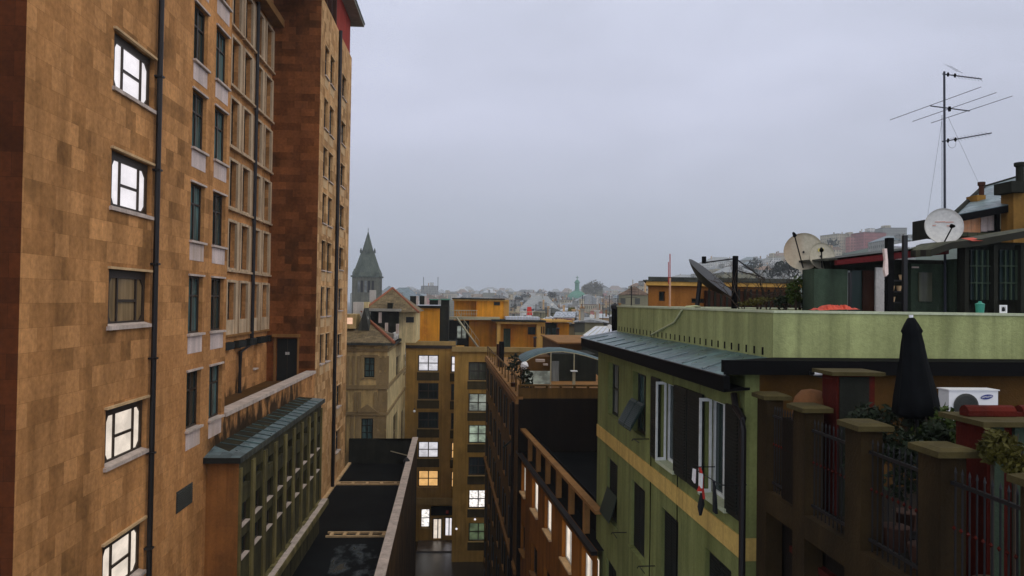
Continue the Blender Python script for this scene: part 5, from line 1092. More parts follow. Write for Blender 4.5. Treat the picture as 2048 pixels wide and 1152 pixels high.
# shelf of flower pots
fs = thing('plant_shelf', (*PY(1795, 600, 16.9).xy, DECK), 'dark shelf stacked with small pale flower pots beside the white door', 'shelf')
for v in (560, 582, 604): a = PY(1780, v, 16.9); b = PY(1812, v, 16.9); mb = MB(); mb.box(a.x, b.x, 16.9, 17.15, a.z-.02, a.z); mb.build('shelf_board', 'iron', fs)
a = PY(1781, 600, 16.9); 
for x in (PY(1781, 600, 16.9).x, PY(1811, 600, 16.9).x): mb = MB(); mb.box(x-.015, x+.015, 16.95, 17.0, DECK, PY(1800, 556, 16.9).z); mb.build('upright', 'iron', fs)
rnd = random.Random(8)
for i, (u, v) in enumerate(((1784, 582), (1798, 582), (1785, 604), (1803, 560))):
    c = PY(u, v, 17.02); mb = MB(); mb.lathe(c+Vector((0, 0, .002)), [(.04, 0), (.06, .11), (.065, .12), (.055, .12)], 10); tag(mb.build('flower_pot', 'trim_warm'), ['left flower pot on the middle shelf by the white door', 'right flower pot on the middle shelf by the white door', 'flower pot on the lowest shelf by the white door', 'flower pot on the top shelf by the white door'][i], 'flower pot', 'flower pots on the terrace shelf')
# things standing on the near parapet
PYN = I2.y+.1
def onpar(u): return PZ(u, 622, PT) if False else Vector((PY(u, 620, PYN+.05).x, PYN+.05+(PY(u, 620, PYN).x-I2.x)*(I3.y-I2.y)/(I3.x-I2.x), PT))
c = onpar(1970); mb = MB(); r = .085; mb.lathe(c+Vector((0, 0, .001)), [(r*.85, 0), (r, .16), (r*1.05, .17), (r*.95, .18), (r*.4, .2), (r*.3, .23), (.01, .23)], 14); tag(mb.build('teal_pot', 'teal'), 'teal plastic pot with lid standing on the green parapet', 'pot')
c = onpar(2019); mb = MB(); X, Y = c.x, c.y; w_, h_ = .075, .16
for x0, x1, z0, z1 in ((-w_, -w_+.025, 0, h_), (w_-.025, w_, 0, h_), (-w_+.025, w_-.025, 0, .03), (-w_+.025, w_-.025, h_-.03, h_)): mb.box(X+x0, X+x1, Y, Y+.02, PT+.001+z0, PT+.001+z1)
o = mb.build('picture_frame', 'white'); tag(o, 'small white picture frame leaning on the green parapet at the right', 'picture frame')
mb = MB(); mb.box(X-w_+.024, X+w_-.024, Y+.012, Y+.018, PT+.03, PT+h_-.029); mb.build('picture', 'dish_pale', o); mb = MB(); mb.lathe((X, Y+.008, PT+.075), [(.01, -.04), (.03, -.03), (.028, .01), (.02, .035), (.005, .045)], 8); mb.build('figure', 'dark_cloth', o)
# crumpled tarp
a, b = onpar(1640), onpar(1725); mb = MB(); rnd = random.Random(2); nx, ny = 22, 5; grid = [[None]*(ny+1) for _ in range(nx+1)]
for i in range(nx+1):
    for j in range(ny+1): p = a.lerp(b, i/nx)+Vector((0, .5*j/ny, 0)); e_ = min(i, nx-i)/nx*2; grid[i][j] = p+Vector((0, 0, .004+(.02+.09*min(1, e_*1.6))*(.5+rnd.uniform(-.35, .5))*(1 if 0 < j < ny else .1)+.03*i/nx))
for i in range(nx):
    for j in range(ny): mb.quad(grid[i][j], grid[i+1][j], grid[i+1][j+1], grid[i][j+1])
tag(mb.build('tarp', 'tarp'), 'crumpled orange-red tarp lying along the green parapet', 'tarp')
# flues at the far corner of the green roof
for (u, v0, v1, r, Y, lab) in ((1230, 616, 690, .13, 28.6, 'tall black flue standing beside the far corner of the green parapet'), (1240.5, 634, 690, .1, 28.2, 'short black flue squeezed between tall flue and green parapet')):
    a = PY(u, v1, Y); b = PY(u, v0, Y); mb = MB(); mb.tube([a, b], r, 8); o = mb.build('flue_pipe', 'black'); mb = MB(); mb.lathe(b, [(r*1.25, -.02), (r*1.25, .1), (.02, .2)], 8); mb.build('cowl', 'iron', o); tag(o, lab, 'flue')

# ================================================================ near terrace with brown pillars, lower right
NX = 5.35
nt_ = thing('near_terrace', (NX+4, 10, GZ), 'dark brown terrace wing with capped pillars and iron railings, lower right corner', 'terrace')
TD = -3.3
mb = MB(); fpn = [(NX+.35, 2.0), (16, 2.0), (16, 13.35), (NX+.35, 13.35)]
opn = [(.0, 0, 0, 0)]; Fn = Face((NX+.35, 13.35), (NX+.35, 2.0)); opn = [(.9+k*1.75, 2.1+k*1.75, TD-3.4, TD-.9) for k in range(6)]
wall(mb, Fn, 0, Fn.len, GZ, TD, opn, .3); wall(mb, Face((16, 13.35), (NX+.35, 13.35)), 0, 10, GZ, TD); mb.quad(*[(p[0], p[1], TD) for p in fpn]); mb.build('wall', 'pillar_dk', nt_)
for r in opn: mb = MB(); Fn.box(mb, *r, -.3, -.26); o = mb.build('window', 'glass', nt_); mb = MB(); Fn.box(mb, r[0]-.1, r[1]+.1, r[3], r[3]+.1, .002, .12); mb.build('lintel', 'terracotta', o)
ptop = -1.68; ys = [13.0, 11.5, 9.83, 8.13, 6.5, 4.9]
pil = []
for i, y in enumerate(ys):
    zt = ptop; x1 = NX+.30; mb = MB(); mb.box(NX, x1, y, y+.42, GZ, zt); o = mb.build('pillar', 'pillar', nt_)
    mb = MB(); mb.hexa([(NX-.08, y-.08), (x1+.12, y-.08), (x1+.12, y+.5), (NX-.08, y+.5)], zt+.001, zt+.07); mb.hexa([(NX-.08, y-.08), (x1+.12, y-.08), (x1+.12, y+.5), (NX-.08, y+.5)], zt+.07, zt+.1, [(NX, y), (x1+.05, y), (x1+.05, y+.42), (NX, y+.42)]); mb.build('cap', 'pillar_cap', o)
for i in range(len(ys)-1):
    y1, y0 = ys[i]-.02, ys[i+1]+.44; mb = MB(); mb.box(NX+.1, NX+.14, y0, y1, -1.98, -1.94); mb.box(NX+.1, NX+.14, y0, y1, TD+.15, TD+.19); mb.box(NX+.1, NX+.14, y0, y0+.03, TD+.19, -1.98); rl = mb.build('railing', 'iron', nt_); n_ = 10
    mb = MB()
    for k in range(n_): y = y0+(k+.5)*(y1-y0)/n_; mb.tube([(NX+.12, y, TD+.02), (NX+.12, y, -1.84)], .011, 5); mb.lathe((NX+.12, y, -1.84), [(.018, 0), (.001, .07)], 5)
    b_ = mb.build('bars', 'iron', rl); b_['kind'] = 'stuff'
    mb = MB()
    for k in range(n_): y = y0+(k+.5)*(y1-y0)/n_; mb.lathe((NX+.105, y, -2.45), [(.001, -.03), (.022, 0), (.001, .03)], 6)
    b_ = mb.build('knobs', 'terracotta', rl); b_['kind'] = 'stuff'
mb = MB(); mb.box(NX+.002, NX+.34, 2, 13.35, TD-.35, TD+.01); mb.build('kerb', 'pillar', nt_)
# red-sided brick chimney with slab, on the terrace
ch = thing('terrace_chimney', (6.2, 11.8, TD), 'red-sided square chimney with flat stone slab, between the brown pillars and the green parapet', 'chimney')
cx = 5.86; cy = 11.5; zt = PY(1705, 746, cy).z; mb = MB(); mb.box(cx, cx+.62, cy, cy+.48, TD, zt-.04); mb.build('shaft', 'terracotta', ch)
mb = MB(); mb.box(cx+.04, cx+.52, cy-.02, cy-.002, TD, zt-.06); mb.build('dark_front', 'shed_dark', ch)
mb = MB(); mb.hexa([(cx-.12, cy-.1), (cx+.74, cy-.1), (cx+.74, cy+.6), (cx-.12, cy+.6)], zt-.038, zt+.02); mb.build('slab', 'pillar_cap', ch)
c2h = thing('terrace_chimney', (6.4, 8.8, TD), 'low terracotta chimney under a wide dark slab, in front of the air conditioner', 'chimney')
mb = MB(); mb.box(6.05, 7.0, 8.35, 8.9, TD, -1.36); mb.build('shaft', 'terracotta', c2h); mb = MB(); mb.hexa([(5.9, 8.2), (7.3, 8.2), (7.3, 9.02), (5.9, 9.02)], -1.358, -1.3); mb.build('slab', 'pillar_cap', c2h)
for x in (6.1, 6.35, 6.6, 6.85): mb = MB(); mb.box(x, x+.12, 8.3, 8.349, TD, -1.37); mb.build('fin', 'shed', c2h)
mb = MB(); mb.box(6.15, 7.2, 8.62, 8.75, -1.299, -1.25); mb.lathe((6.3, 8.68, -1.26), [(.09, -.3), (.09, .3)], 10, (1, 0, 0)); mb.lathe((6.95, 8.7, -1.26), [(.09, -.25), (.09, .25)], 10, (1, 0, 0)); tag(mb.build('ridge_tile', 'terracotta'), 'red ridge tiles lying on the wide dark slab at the right edge', 'roof tile')
# closed parasol
c = PY(1842, 800, 10.3); tip = PY(1822, 634, 10.3)
um = thing('parasol', (c.x, c.y, TD), 'tall closed black parasol in front of the green parapet', 'parasol')
mb = MB(); H = tip.z; ax = (Vector((c.x+.03, c.y, TD+.2))-tip); 
prof_ = [(.012, 0), (.05, .02), (.085, .10), (.13, .20), (.115, .24), (.135, .38), (.16, .6), (.2, .85), (.25, 1.15), (.27, 1.35), (.2, 1.42), (.02, 1.43)]
i0 = len(mb.v); nn = 24; axn = ax.normalized(); xx = axn.cross(Vector((0, 1, 0))).normalized(); yy = axn.cross(xx)
for k, (r, h) in enumerate(prof_):
    for j in range(nn): t_ = j*2*math.pi/nn; rr_ = r*(1+.16*math.cos(8*t_+k*.25)*(1 if k > 1 else 0)); mb.v.append(tip+axn*h+(xx*math.cos(t_)+yy*math.sin(t_))*rr_)
for k in range(len(prof_)-1):
    for j in range(nn): a_ = i0+k*nn+j; b_ = i0+k*nn+(j+1) % nn; mb.f.append((a_, b_, b_+nn, a_+nn))
mb.build('canopy', 'umbrella', um, True)
mb = MB(); mb.tube([tip+axn*1.3, tip+axn*2.7], .025, 8); mb.build('pole', 'iron', um); mb = MB(); mb.lathe(tip, [(.03, .03), (.028, -.01), (.005, -.03)], 8); mb.build('finial', 'white', um)
mb = MB(); q_ = tip+axn*2.7; mb.lathe((q_.x, q_.y, TD), [(.25, 0), (.25, .06), (.05, .1), (.05, .3)], 12); mb.build('base', 'iron', um)
# air conditioner on brackets on the back wall
ac = thing('air_conditioner', (8.5, 13.5, -2.2), 'white outdoor air conditioner with round grille and blue oval badge on the ochre wall', 'air conditioner')
yA = 12.9; a, b = PY(1898, 800, yA), PY(1996, 800, yA); zt, zb = PY(1945, 779, yA).z, PY(1945, 779, yA).z-.56
mb = MB(); mb.box(a.x, b.x, yA, yA+.3, zb, zt-.02); cs_ = mb.build('casing', 'white', ac); mb = MB(); mb.box(a.x-.02, b.x+.02, yA-.02, yA+.32, zt-.02, zt+.0); mb.build('lid', 'white', ac)
fc = PY(1934, 812, yA); fx = a.x+.31; fz = zt-.30
mb = MB(); mb.lathe((fx, yA-.004, fz), [(.23, 0), (.23, .02), (.19, .03)], 28, (0, -1, 0)); gl_ = mb.build('fan_grille', 'grille', ac)
mb = MB()
for k in range(8): r = .03+k*.026; mb.tube([(fx+r*math.cos(t_), yA-.04, fz+r*math.sin(t_)) for t_ in [j*math.pi/12 for j in range(25)]], .003, 4)
mb.build('grille_rings', 'iron', gl_)
lc = Vector((a.x+.70, yA-.004, zt-.13)); mb = MB(); P_ = [lc+Vector((.115*math.cos(t_), 0, .042*math.sin(t_)+.025*math.cos(t_)*.6)) for t_ in [j*math.pi/16 for j in range(32)]]; mb.pts8(P_, [p+Vector((0, -.006, 0)) for p in P_]); bdg = mb.build('badge', 'logo', ac)
text('SAMSUNG', .045, lc+Vector((0, -.0075, 0)), (0, -1, 0), 'white', bdg, 'badge_lettering', upv=Vector((-.13, 0, 1)))
for x in (a.x+.1, b.x-.1): mb = MB(); mb.box(x-.02, x+.02, yA+.02, 13.8, zb-.05, zb-.002); mb.build('bracket', 'iron', ac)
ac_pipe = MB(); a = PY(1628, 746, 12.6); b = PY(1679, 746, 12.6); ac_pipe.tube([a, b], .042, 12); o = ac_pipe.build('white_pipe', 'white', None, True); tag(o, 'short white pipe end sticking out left of the red-sided chimney', 'pipe')
mb = MB(); mb.tube([a-Vector((.06, 0, 0)), a+Vector((-.001, 0, 0))], .03, 8); mb.build('pipe_mouth', 'black', o); mb = MB(); mb.box(b.x-.15, b.x-.1, 12.6, 13.7, b.z-.12, b.z-.05); mb.build('bracket', 'iron', o)
# brown rounded cowl below the eave
c = PY(1622, 838, 12.2); mb = MB(); mb.lathe(c, [(.30, -.02), (.30, .22), (.26, .36), (.16, .47), (.02, .50)], 20); o = mb.build('rounded_cowl', 'cowl', None, True); tag(o, 'rounded brown chimney cowl beneath the dark eave, left of the red-sided chimney', 'chimney cowl'); mb = MB(); mb.box(c.x-.34, c.x+.34, c.y-.3, c.y+.34, TD, c.z-.021); mb.build('base', 'pillar_dk', o)
# planters on the terrace
rnd = random.Random(21)
for i, (u, v, Y, rx, rz, m_, lab) in enumerate(((1740, 840, 10.9, .34, .26, 'leaf_dk', 'dark leafy plant in front of the red-sided chimney'), (1815, 842, 10.6, .32, .26, 'leaf_dk', 'dark leafy plant under the closed parasol'), (1868, 858, 10.0, .34, .34, 'leaf', 'leafy plant between parasol and air conditioner'), (1900, 880, 9.6, .3, .26, 'leaf_dk', 'dark plant behind the nearest capped pillar'), (1985, 895, 7.9, .17, .2, 'leaf_y', 'yellow-green plant in front of the low terracotta chimney'), (2030, 905, 7.7, .2, .22, 'leaf_y', 'yellowish plant at the right edge beyond the nearest railing'), (1720, 905, 10.6, .3, .4, 'leaf_dk', 'dark plant behind the railing between second and third pillar'), (1790, 900, 9.9, .34, .3, 'leaf_dk', 'dark plant low behind the third brown pillar'), (1850, 940, 9.1, .36, .4, 'leaf_dk', 'tall dark plant behind the railing left of the nearest wide pillar'), (1935, 860, 9.4, .22, .22, 'leaf', 'mid green plant touching the left corner of the wide dark slab'))):
    c = PY(u, v, Y); t_ = thing('potted_plant', (c.x, c.y, TD), lab, 'plant', 'plants on the near terrace'); mb = MB(); mb.lathe((c.x, c.y, TD), [(.14, 0), (.2, .32), (.17, .33)], 12); mb.build('pot', 'pot', t_)
    mb = MB()
    for _ in range(8): clump(mb, (c.x+rnd.uniform(-.6, .6)*rx, c.y+rnd.uniform(-.6, .6)*rx, c.z+rnd.uniform(-.8, .6)*rz), (rx*.5, rx*.5, rz*.5), 70, .05, rnd)
    mb.build('foliage', m_, t_); mb = MB(); mb.tube([(c.x, c.y, TD+.3), (c.x, c.y, c.z)], .02, 5)
    for _ in range(7): mb.tube([(c.x, c.y, c.z-rz), (c.x+rnd.uniform(-1, 1)*rx*.8, c.y+rnd.uniform(-.5, .5)*rx, c.z+rnd.uniform(-.2, .9)*rz)], .006, 4)
    mb.build('stems', 'bark', t_)

# ================================================================ the old town beyond
FW = [farwall('far_cream', (176, 166, 140)), farwall('far_grey', (140, 140, 132)), farwall('far_ochre', (170, 140, 96)), farwall('far_pink', (178, 120, 108)), farwall('far_white', (200, 198, 190)), farwall('far_olive', (124, 120, 92)), farwall('far_rose', (150, 92, 88))]
FWN = ['cream', 'grey', 'ochre', 'pink', 'white', 'olive green', 'rose red']
FR = ['dark_roof', 'slate', 'far_slate', 'far_tile', 'zinc_far']
M['far_slate'] = slate('pale_grey_slate', (150, 152, 148), (132, 136, 134), 1.2, .5, .6, .3); M['far_tile'] = slate('faded_tiles', (140, 118, 96), (120, 98, 80), 1, .5, .8, .2); M['zinc_far'] = plaster('pale_metal_roof', (186, 190, 190), .1, .5, .1, .5, .4)
FRN = ['dark slate', 'blue-grey slate', 'pale grey slate', 'faded tile', 'pale metal']
seen = {}
FAR = lambda Y: Y if Y <= 115 else 115+(Y-115)*4.5
def house(u0, u1, v, Y, wi, ri, kind='flat', rh=14, dep=12, zb=GZ, lab=None, grp=None, extra=None, bare=False, rot=0, near=''):
    """a building of the town: u0..u1, v = top of the wall in the photograph, Y = its distance"""
    k_ = FAR(Y)/Y; Yn = Y; Y = FAR(Y); dep *= k_; rh = rh
    a, b = PY(u0, v, Y), PY(u1, v, Y); z = (a.z+b.z)/2; cx = (a.x+b.x)/2; w_ = (b.x-a.x)/2; sc = Y/FPX
    name = 'town_house' if Yn < 260 else 'distant_house'
    desc = lab or f'{"hazy " if Yn > 250 else ""}{FWN[wi]} building, {FRN[ri]} {"pitched" if kind in ("hip", "gable") else "flat"} roof{near}'
    t = thing(name, (cx, Y, zb), desc, 'building', grp)
    ca, sa_ = math.cos(rot), math.sin(rot)
    def T(x, y): return (cx+x*ca-y*sa_, Y+y*ca+x*sa_)
    fp = [T(-w_, 0), T(w_, 0), T(w_, dep), T(-w_, dep)]; mb = MB(); mb.hexa(fp, zb, z); wall_ = mb.build('wall', FW[wi], t)
    h = rh*sc; mb = MB(); o_ = .25; F4 = [T(-w_-o_, -o_), T(w_+o_, -o_), T(w_+o_, dep+o_), T(-w_-o_, dep+o_)]; F4v = [Vector((*p, z)) for p in F4]
    if kind == 'hip':
        i_ = min(w_*.6, dep*.45); r0, r1 = Vector((*T(-w_+i_, dep/2), z+h)), Vector((*T(w_-i_, dep/2), z+h)); mb.quad(F4v[0], F4v[1], r1, r0); mb.quad(F4v[1], F4v[2], r1); mb.quad(F4v[2], F4v[3], r0, r1); mb.quad(F4v[3], F4v[0], r0)
    elif kind == 'gable':
        r0, r1 = Vector((*T(0, -o_), z+h)), Vector((*T(0, dep+o_), z+h)); mb.quad(F4v[0], F4v[1], r0); mb.quad(F4v[1], F4v[2], r1, r0); mb.quad(F4v[2], F4v[3], r1); mb.quad(F4v[3], F4v[0], r0, r1)
    else: mb.hexa(F4, z+.002, z+max(.3, h*.12))
    rf_ = mb.build('roof', FR[ri], t)
    if not bare:
        rg_ = random.Random(int(u0*7+v)); nC = rg_.randint(1, 3)
        for _ in range(nC):
            x, y = rg_.uniform(-.8, .8)*w_, rg_.uniform(.1, .5)*dep; p = T(x, y); s_ = max(.35, 1.2*sc*1.6); c_ = MB(); top = z+h*(.5 if kind != 'flat' else .12)+rg_.uniform(1, 2.2)*(k_**.7); c_.box(p[0]-s_/2, p[0]+s_/2, p[1]-s_/2, p[1]+s_/2, z-.5, top); c_.box(p[0]-s_/2-.1, p[0]+s_/2+.1, p[1]-s_/2-.1, p[1]+s_/2+.1, top+.002, top+.15); c_.build('chimney', rg_.choice(['trim_warm', 'soffit', 'brown_trim', 'white_dirty']), rf_)
        if kind == 'flat' and w_ > 3 and rg_.random() < .6:
            x = rg_.uniform(-.5, .3)*w_; p = T(x, dep*.4); c_ = MB(); c_.box(p[0]-w_*.25, p[0]+w_*.25, p[1]-1.5*k_, p[1]+1.5*k_, z, z+rg_.uniform(1.8, 3)*k_**.7); c_.build('stair_head', FW[rg_.choice([0, 1, 4])], t)
        if kind != 'flat' and w_ > 3:
            p = T(w_*.15, -.0); c_ = MB(); c_.box(p[0]-.5*k_, p[0]+.5*k_, p[1]+.4, p[1]+3.0*k_, z, z+1.5*k_); c_.build('dormer', FW[1], rf_)
    return t
# church with tall pyramid spire
SYc = 380; def_ = 0
chx = PY(734, 600, SYc).x; ch = thing('church_tower', (chx, SYc, GZ), 'dark green-grey church tower with tall pointed spire and corner turrets, right of the stone tower', 'church')
k = SYc/FPX; k_ = SYc/170; zb1 = PY(734, 553, SYc).z; zt1 = PY(734, 462, SYc).z; hw = 28*k; zm = PY(734, 505, SYc).z; hwm = 13.5*k
M['spire'] = slate('spire_stone', (84, 92, 78), (68, 76, 66), 1.2, .5, .8, .2); M['spire_wall'] = plaster('church_wall', (92, 92, 76), .2, .8, .4)
sq = lambda r: [(chx-r, SYc-r), (chx+r, SYc-r), (chx+r, SYc+r), (chx-r, SYc+r)]
ob_ = []; F = Face((chx-hw*.93, SYc-hw*.93), (chx+hw*.93, SYc-hw*.93)); L = F.len
ob_ = [(L*x, L*x+.55*k_, zb1-3.6*k_, zb1-1.0*k_) for x in (.2, .32, .46, .58, .72)]
F2_ = Face((chx+hw*.93, SYc-hw*.93), (chx+hw*.93, SYc+hw*.93))
mb = MB(); 
for F_ in (F, F2_): wall(mb, F_, 0, L, GZ, zb1, ob_, .5)
mb.quad(*[(x, y, zb1) for x, y in sq(hw*.93)]); wall(mb, Face((chx-hw*.93, SYc+hw*.93), (chx-hw*.93, SYc-hw*.93)), 0, L, GZ, zb1); cw = mb.build('wall', 'spire_wall', ch)
for i, r in enumerate(ob_): mb = MB(); F.box(mb, r[0], r[1], r[2], r[3], -.5, -.45); mb.build('belfry_opening', 'glass_pale' if i in (0, 2) else 'black', cw)
mb = MB(); mb.hexa(sq(hw*1.02), zb1-.5, zb1+.25); mb.build('cornice', 'spire', cw)
def oct_(r, z): return [(chx+r*math.cos(a), SYc+r*math.sin(a), z) for a in [math.pi/8+j*math.pi/4 for j in range(8)]]
mb = MB(); mb.pts8(oct_(hw*1.08, zb1+.25), oct_(hwm*1.0, zm)); mb.pts8(oct_(hwm*1.06, zm), oct_(hwm*1.06, zm+.4)); mb.pts8(oct_(hwm*.88, zm+.401), oct_(.04, zt1)); sp = mb.build('spire', 'spire', ch)
for sx_ in (-1, 1):
    for sy_ in (-1, 1):
        c = (chx+sx_*hw*.8, SYc+sy_*hw*.8); mb = MB(); mb.lathe((*c, zb1+.2), [(1.0, 0), (1.0, 1.4), (.02, 3.6)], 6); mb.build('corner_turret', 'spire', sp)
for a in range(4):
    t_ = math.pi/4*0+a*math.pi/2; c = (chx+hwm*1.0*math.cos(t_), SYc+hwm*1.0*math.sin(t_)); mb = MB(); mb.lathe((*c, zm), [(.55, -.3), (.55, 1.0), (.02, 2.4)], 5); mb.build('lucarne', 'spire', sp)
mb = MB(); mb.tube([(chx, SYc, zt1-.2), (chx, SYc, zt1+1.6)], .1, 5); mb.box(chx-.3, chx+.3, SYc-.04, SYc+.04, zt1+.5, zt1+.6); mb.build('cross', 'iron', sp)
# pale green church dome
DYc = 900; dx = PY(1154, 590, DYc).x; k = DYc/FPX; dm_ = thing('domed_church', (dx, DYc, GZ), 'pale green church dome with lantern and cross on the hazy skyline', 'church')
zz = lambda v: PY(1154, v, DYc).z
mb = MB(); R0 = 21*k; prof_ = [(R0*math.cos(t), zz(602)+(zz(581)-zz(602))*math.sin(t)) for t in [j*math.pi/2/8 for j in range(8)]]+[(4.6*k, zz(581))]
mb.lathe((dx, DYc, 0), prof_, 24); mb.build('dome', 'copper', dm_, True)
mb = MB(); mb.lathe((dx, DYc, 0), [(R0*1.05, GZ), (R0*1.05, zz(601))], 16); mb.build('drum', FW[0], dm_)
mb = MB(); mb.lathe((dx, DYc, 0), [(5.6*k, zz(581)), (4.6*k, zz(579)), (4.4*k, zz(567)), (6*k, zz(566)), (5.2*k, zz(564)), (3*k, zz(561)), (.5*k, zz(559))], 12); mb.build('lantern', 'copper', dm_)
mb = MB(); mb.tube([(dx, DYc, zz(559.5)), (dx, DYc, zz(552))], .4, 5); mb.box(dx-1.9, dx+1.9, DYc-.1, DYc+.1, zz(555.6), zz(554.6)); mb.build('cross', 'copper', dm_)
# named neighbours (u0,u1,v,Y,wall,roof,kind,roof px,depth,label)
for a in (
 (1040, 1118, 618, 150, 4, 2, 'hip', 27, 14, 'white house with big pale grey hipped roof left of the green dome'),
 (1138, 1215, 612, 190, 0, 2, 'gable', 24, 20, 'broad pale grey gabled roof directly in front of the green dome'),
 (1163, 1204, 574, 330, 5, 0, 'hip', 8, 14, 'yellowish tree-topped building just right of the green dome'),
 (1148, 1184, 634, 135, 1, 2, 'gable', 11, 10, 'small pale gabled roof below the broad roof near the green dome'),
 (1065, 1096, 607, 210, 1, 0, 'hip', 10, 12, 'house with dark roof between white hipped house and green dome'),
 (1095, 1128, 611, 175, 4, 4, 'flat', 6, 12, 'white block with metal roof left of the green dome'),
 (1085, 1132, 626, 128, 5, 0, 'hip', 10, 10, 'dark roofed house in front of the white metal-roofed block'),
 (848, 877, 572, 330, 1, 0, 'flat', 3, 12, 'hazy grey tower block with two roof masts right of the palazzo roof'),
 (766, 822, 600, 150, 4, 1, 'hip', 26, 14, 'pale curved-looking hipped roof right behind the tan pyramid roof'),
 (1020, 1042, 592, 260, 3, 3, 'flat', 6, 10, 'small pink house right of the ochre upper storey'),
 (1128, 1160, 652, 100, 5, 0, 'flat', 5, 10, 'olive block with dark flat roof right of the solar array'),
 (1150, 1213, 645, 84, 5, 2, 'gable', 6, 9, 'dark walled low block with pale roof edges beside the black flue'),
 (1180, 1224, 655, 110, 1, 0, 'flat', 3, 8, 'grey block behind the dark walled block, left of the black flue'),
 (1192, 1230, 606, 240, 0, 3, 'hip', 9, 12, 'cream building with faded tile roof, second right of the green dome'),
 (1206, 1244, 622, 170, 5, 0, 'hip', 8, 12, 'olive house right of the broad pale gable, left of the green parapet'),
 (1238, 1298, 590, 130, 5, 3, 'gable', 18, 12, 'yellowish gabled house rising above the left end of the green parapet'),
 (1262, 1302, 572, 210, 0, 3, 'hip', 7, 12, 'hazy cream house touching the left side of the ochre penthouse'),
 (1674, 1701, 468, 260, 0, 0, 'flat', 4, 10, 'brownish block, leftmost of the tall blocks on the hill'),
 (1700, 1727, 474, 258, 3, 3, 'flat', 3, 10, 'pale pink block between brownish and rose block on the hill'),
 (1727, 1774, 465, 255, 6, 0, 'flat', 4, 12, 'rose red block on the hill, above the maroon fascia'),
 (1766, 1812, 456, 275, 1, 0, 'flat', 5, 12, 'tall grey block on the hill behind the rose red block'),
 (1774, 1830, 480, 180, 1, 1, 'hip', 12, 10, 'grey house with slate roof right below the tall grey hill block'),
 (1818, 1852, 470, 240, 1, 0, 'flat', 3, 10, 'faint grey block on the hill left of the antenna mast'),
 (1419, 1485, 524, 300, 4, 2, 'hip', 12, 14, 'hazy whitish hill house behind the mesh dish strut'),
 (1488, 1532, 520, 320, 1, 1, 'hip', 8, 12, 'hazy grey-green hill house between mesh dish and beige dishes'),
 (1538, 1562, 516, 290, 4, 2, 'flat', 3, 10, 'hazy white hill block left of the big beige dish'),
 (1558, 1592, 512, 310, 0, 3, 'hip', 8, 10, 'hazy cream hill house partly behind the big beige dish'),
 (1446, 1512, 545, 190, 5, 2, 'hip', 14, 12, 'olive hill house low behind the bare shrubs'),
 (1512, 1580, 540, 210, 1, 3, 'hip', 10, 12, 'grey hill house low behind the green bush'),
 (1590, 1680, 520, 230, 0, 0, 'flat', 4, 12, 'cream hill block behind the two beige dishes'),
 (1340, 1425, 556, 260, 1, 2, 'hip', 8, 12, 'pale hill house low to the left behind the mesh dish'),
): house(*a[:9], lab=a[9], rot=random.Random(a[0]).uniform(-.25, .25))
# masts on the grey block
for u in (847, 876): q0, q1 = PY(u, 574, FAR(329)), PY(u, 554, FAR(329)); mb = MB(); mb.tube([q0-Vector((0, 0, 4)), q1], .4, 4); tag(mb.build('roof_mast', 'iron'), ('left' if u < 850 else 'right')+' of the two thin masts on the hazy grey block', 'mast', 'masts on the hazy grey block')
# rows of ordinary houses, filling in towards the skyline
rg = random.Random(77)
def zone(u):
    for lim, s_ in ((770, 'near the spire'), (850, 'above the palazzo roofs'), (910, 'above the small ochre block'), (1020, 'above the ochre upper storey'), (1075, 'above the roof rail'), (1135, 'left of the green dome'), (1200, 'right of the green dome'), (1260, 'above the black flues'), (1345, 'above the ochre penthouse')): 
        if u < lim: return s_
    return 'on the hill'
for (Y, v0, jit, ua, ub, w0, w1, band) in ((620, 583, 4, 715, 1350, 18, 34, 'far skyline'), (430, 588, 4, 700, 1300, 18, 32, 'second line'), (300, 596, 5, 820, 1290, 20, 34, 'middle distance'), (215, 606, 6, 1010, 1240, 20, 36, 'nearer rows'), (160, 622, 7, 1015, 1240, 22, 38, 'near rows'), (120, 640, 6, 1085, 1236, 24, 40, 'lower roofs'), (530, 587, 3, 820, 1345, 16, 28, 'hazy line'), (250, 601, 4, 1015, 1290, 16, 28, 'small roofs'), (185, 614, 5, 1020, 1240, 16, 30, 'tight row')):
    u = ua; cnt = 0
    while u < ub:
        w_ = rg.uniform(w0, w1); wi = rg.choice([0, 0, 1, 2, 3, 4, 5, 0, 5]); ri = rg.choice([0, 1, 2, 3, 4, 2, 3]); kd = rg.choice(['flat', 'hip', 'gable', 'hip', 'flat'])
        Yh = Y*rg.uniform(.92, 1.1); vv = v0+rg.uniform(-jit, jit)-(4 if Y > 500 and u > 1150 else 0)+max(0, (u-1240))*-.12*(Y > 250)
        key = (wi, ri, kd, zone(u), band); n_ = seen.get(key, 0); seen[key] = n_+1
        size = ['slim', 'narrow', 'wide', 'broad'][min(3, int((w_-w0)/(w1-w0)*4))]
        lab = f'{size} {FWN[wi]} house, {FRN[ri]} {"flat" if kd == "flat" else "hipped" if kd == "hip" else "gabled"} roof, {band} {zone(u)}'
        full = lab; g_ = 'houses of the town skyline'
        vv = round(vv, 1); house(u, u+w_, vv, Yh, wi, ri, kd, rg.uniform(5, 9), 12, lab=full, grp=g_, bare=Y > 500, rot=rg.uniform(-.3, .3))
        u += w_*rg.uniform(.75, 1.02); cnt += 1
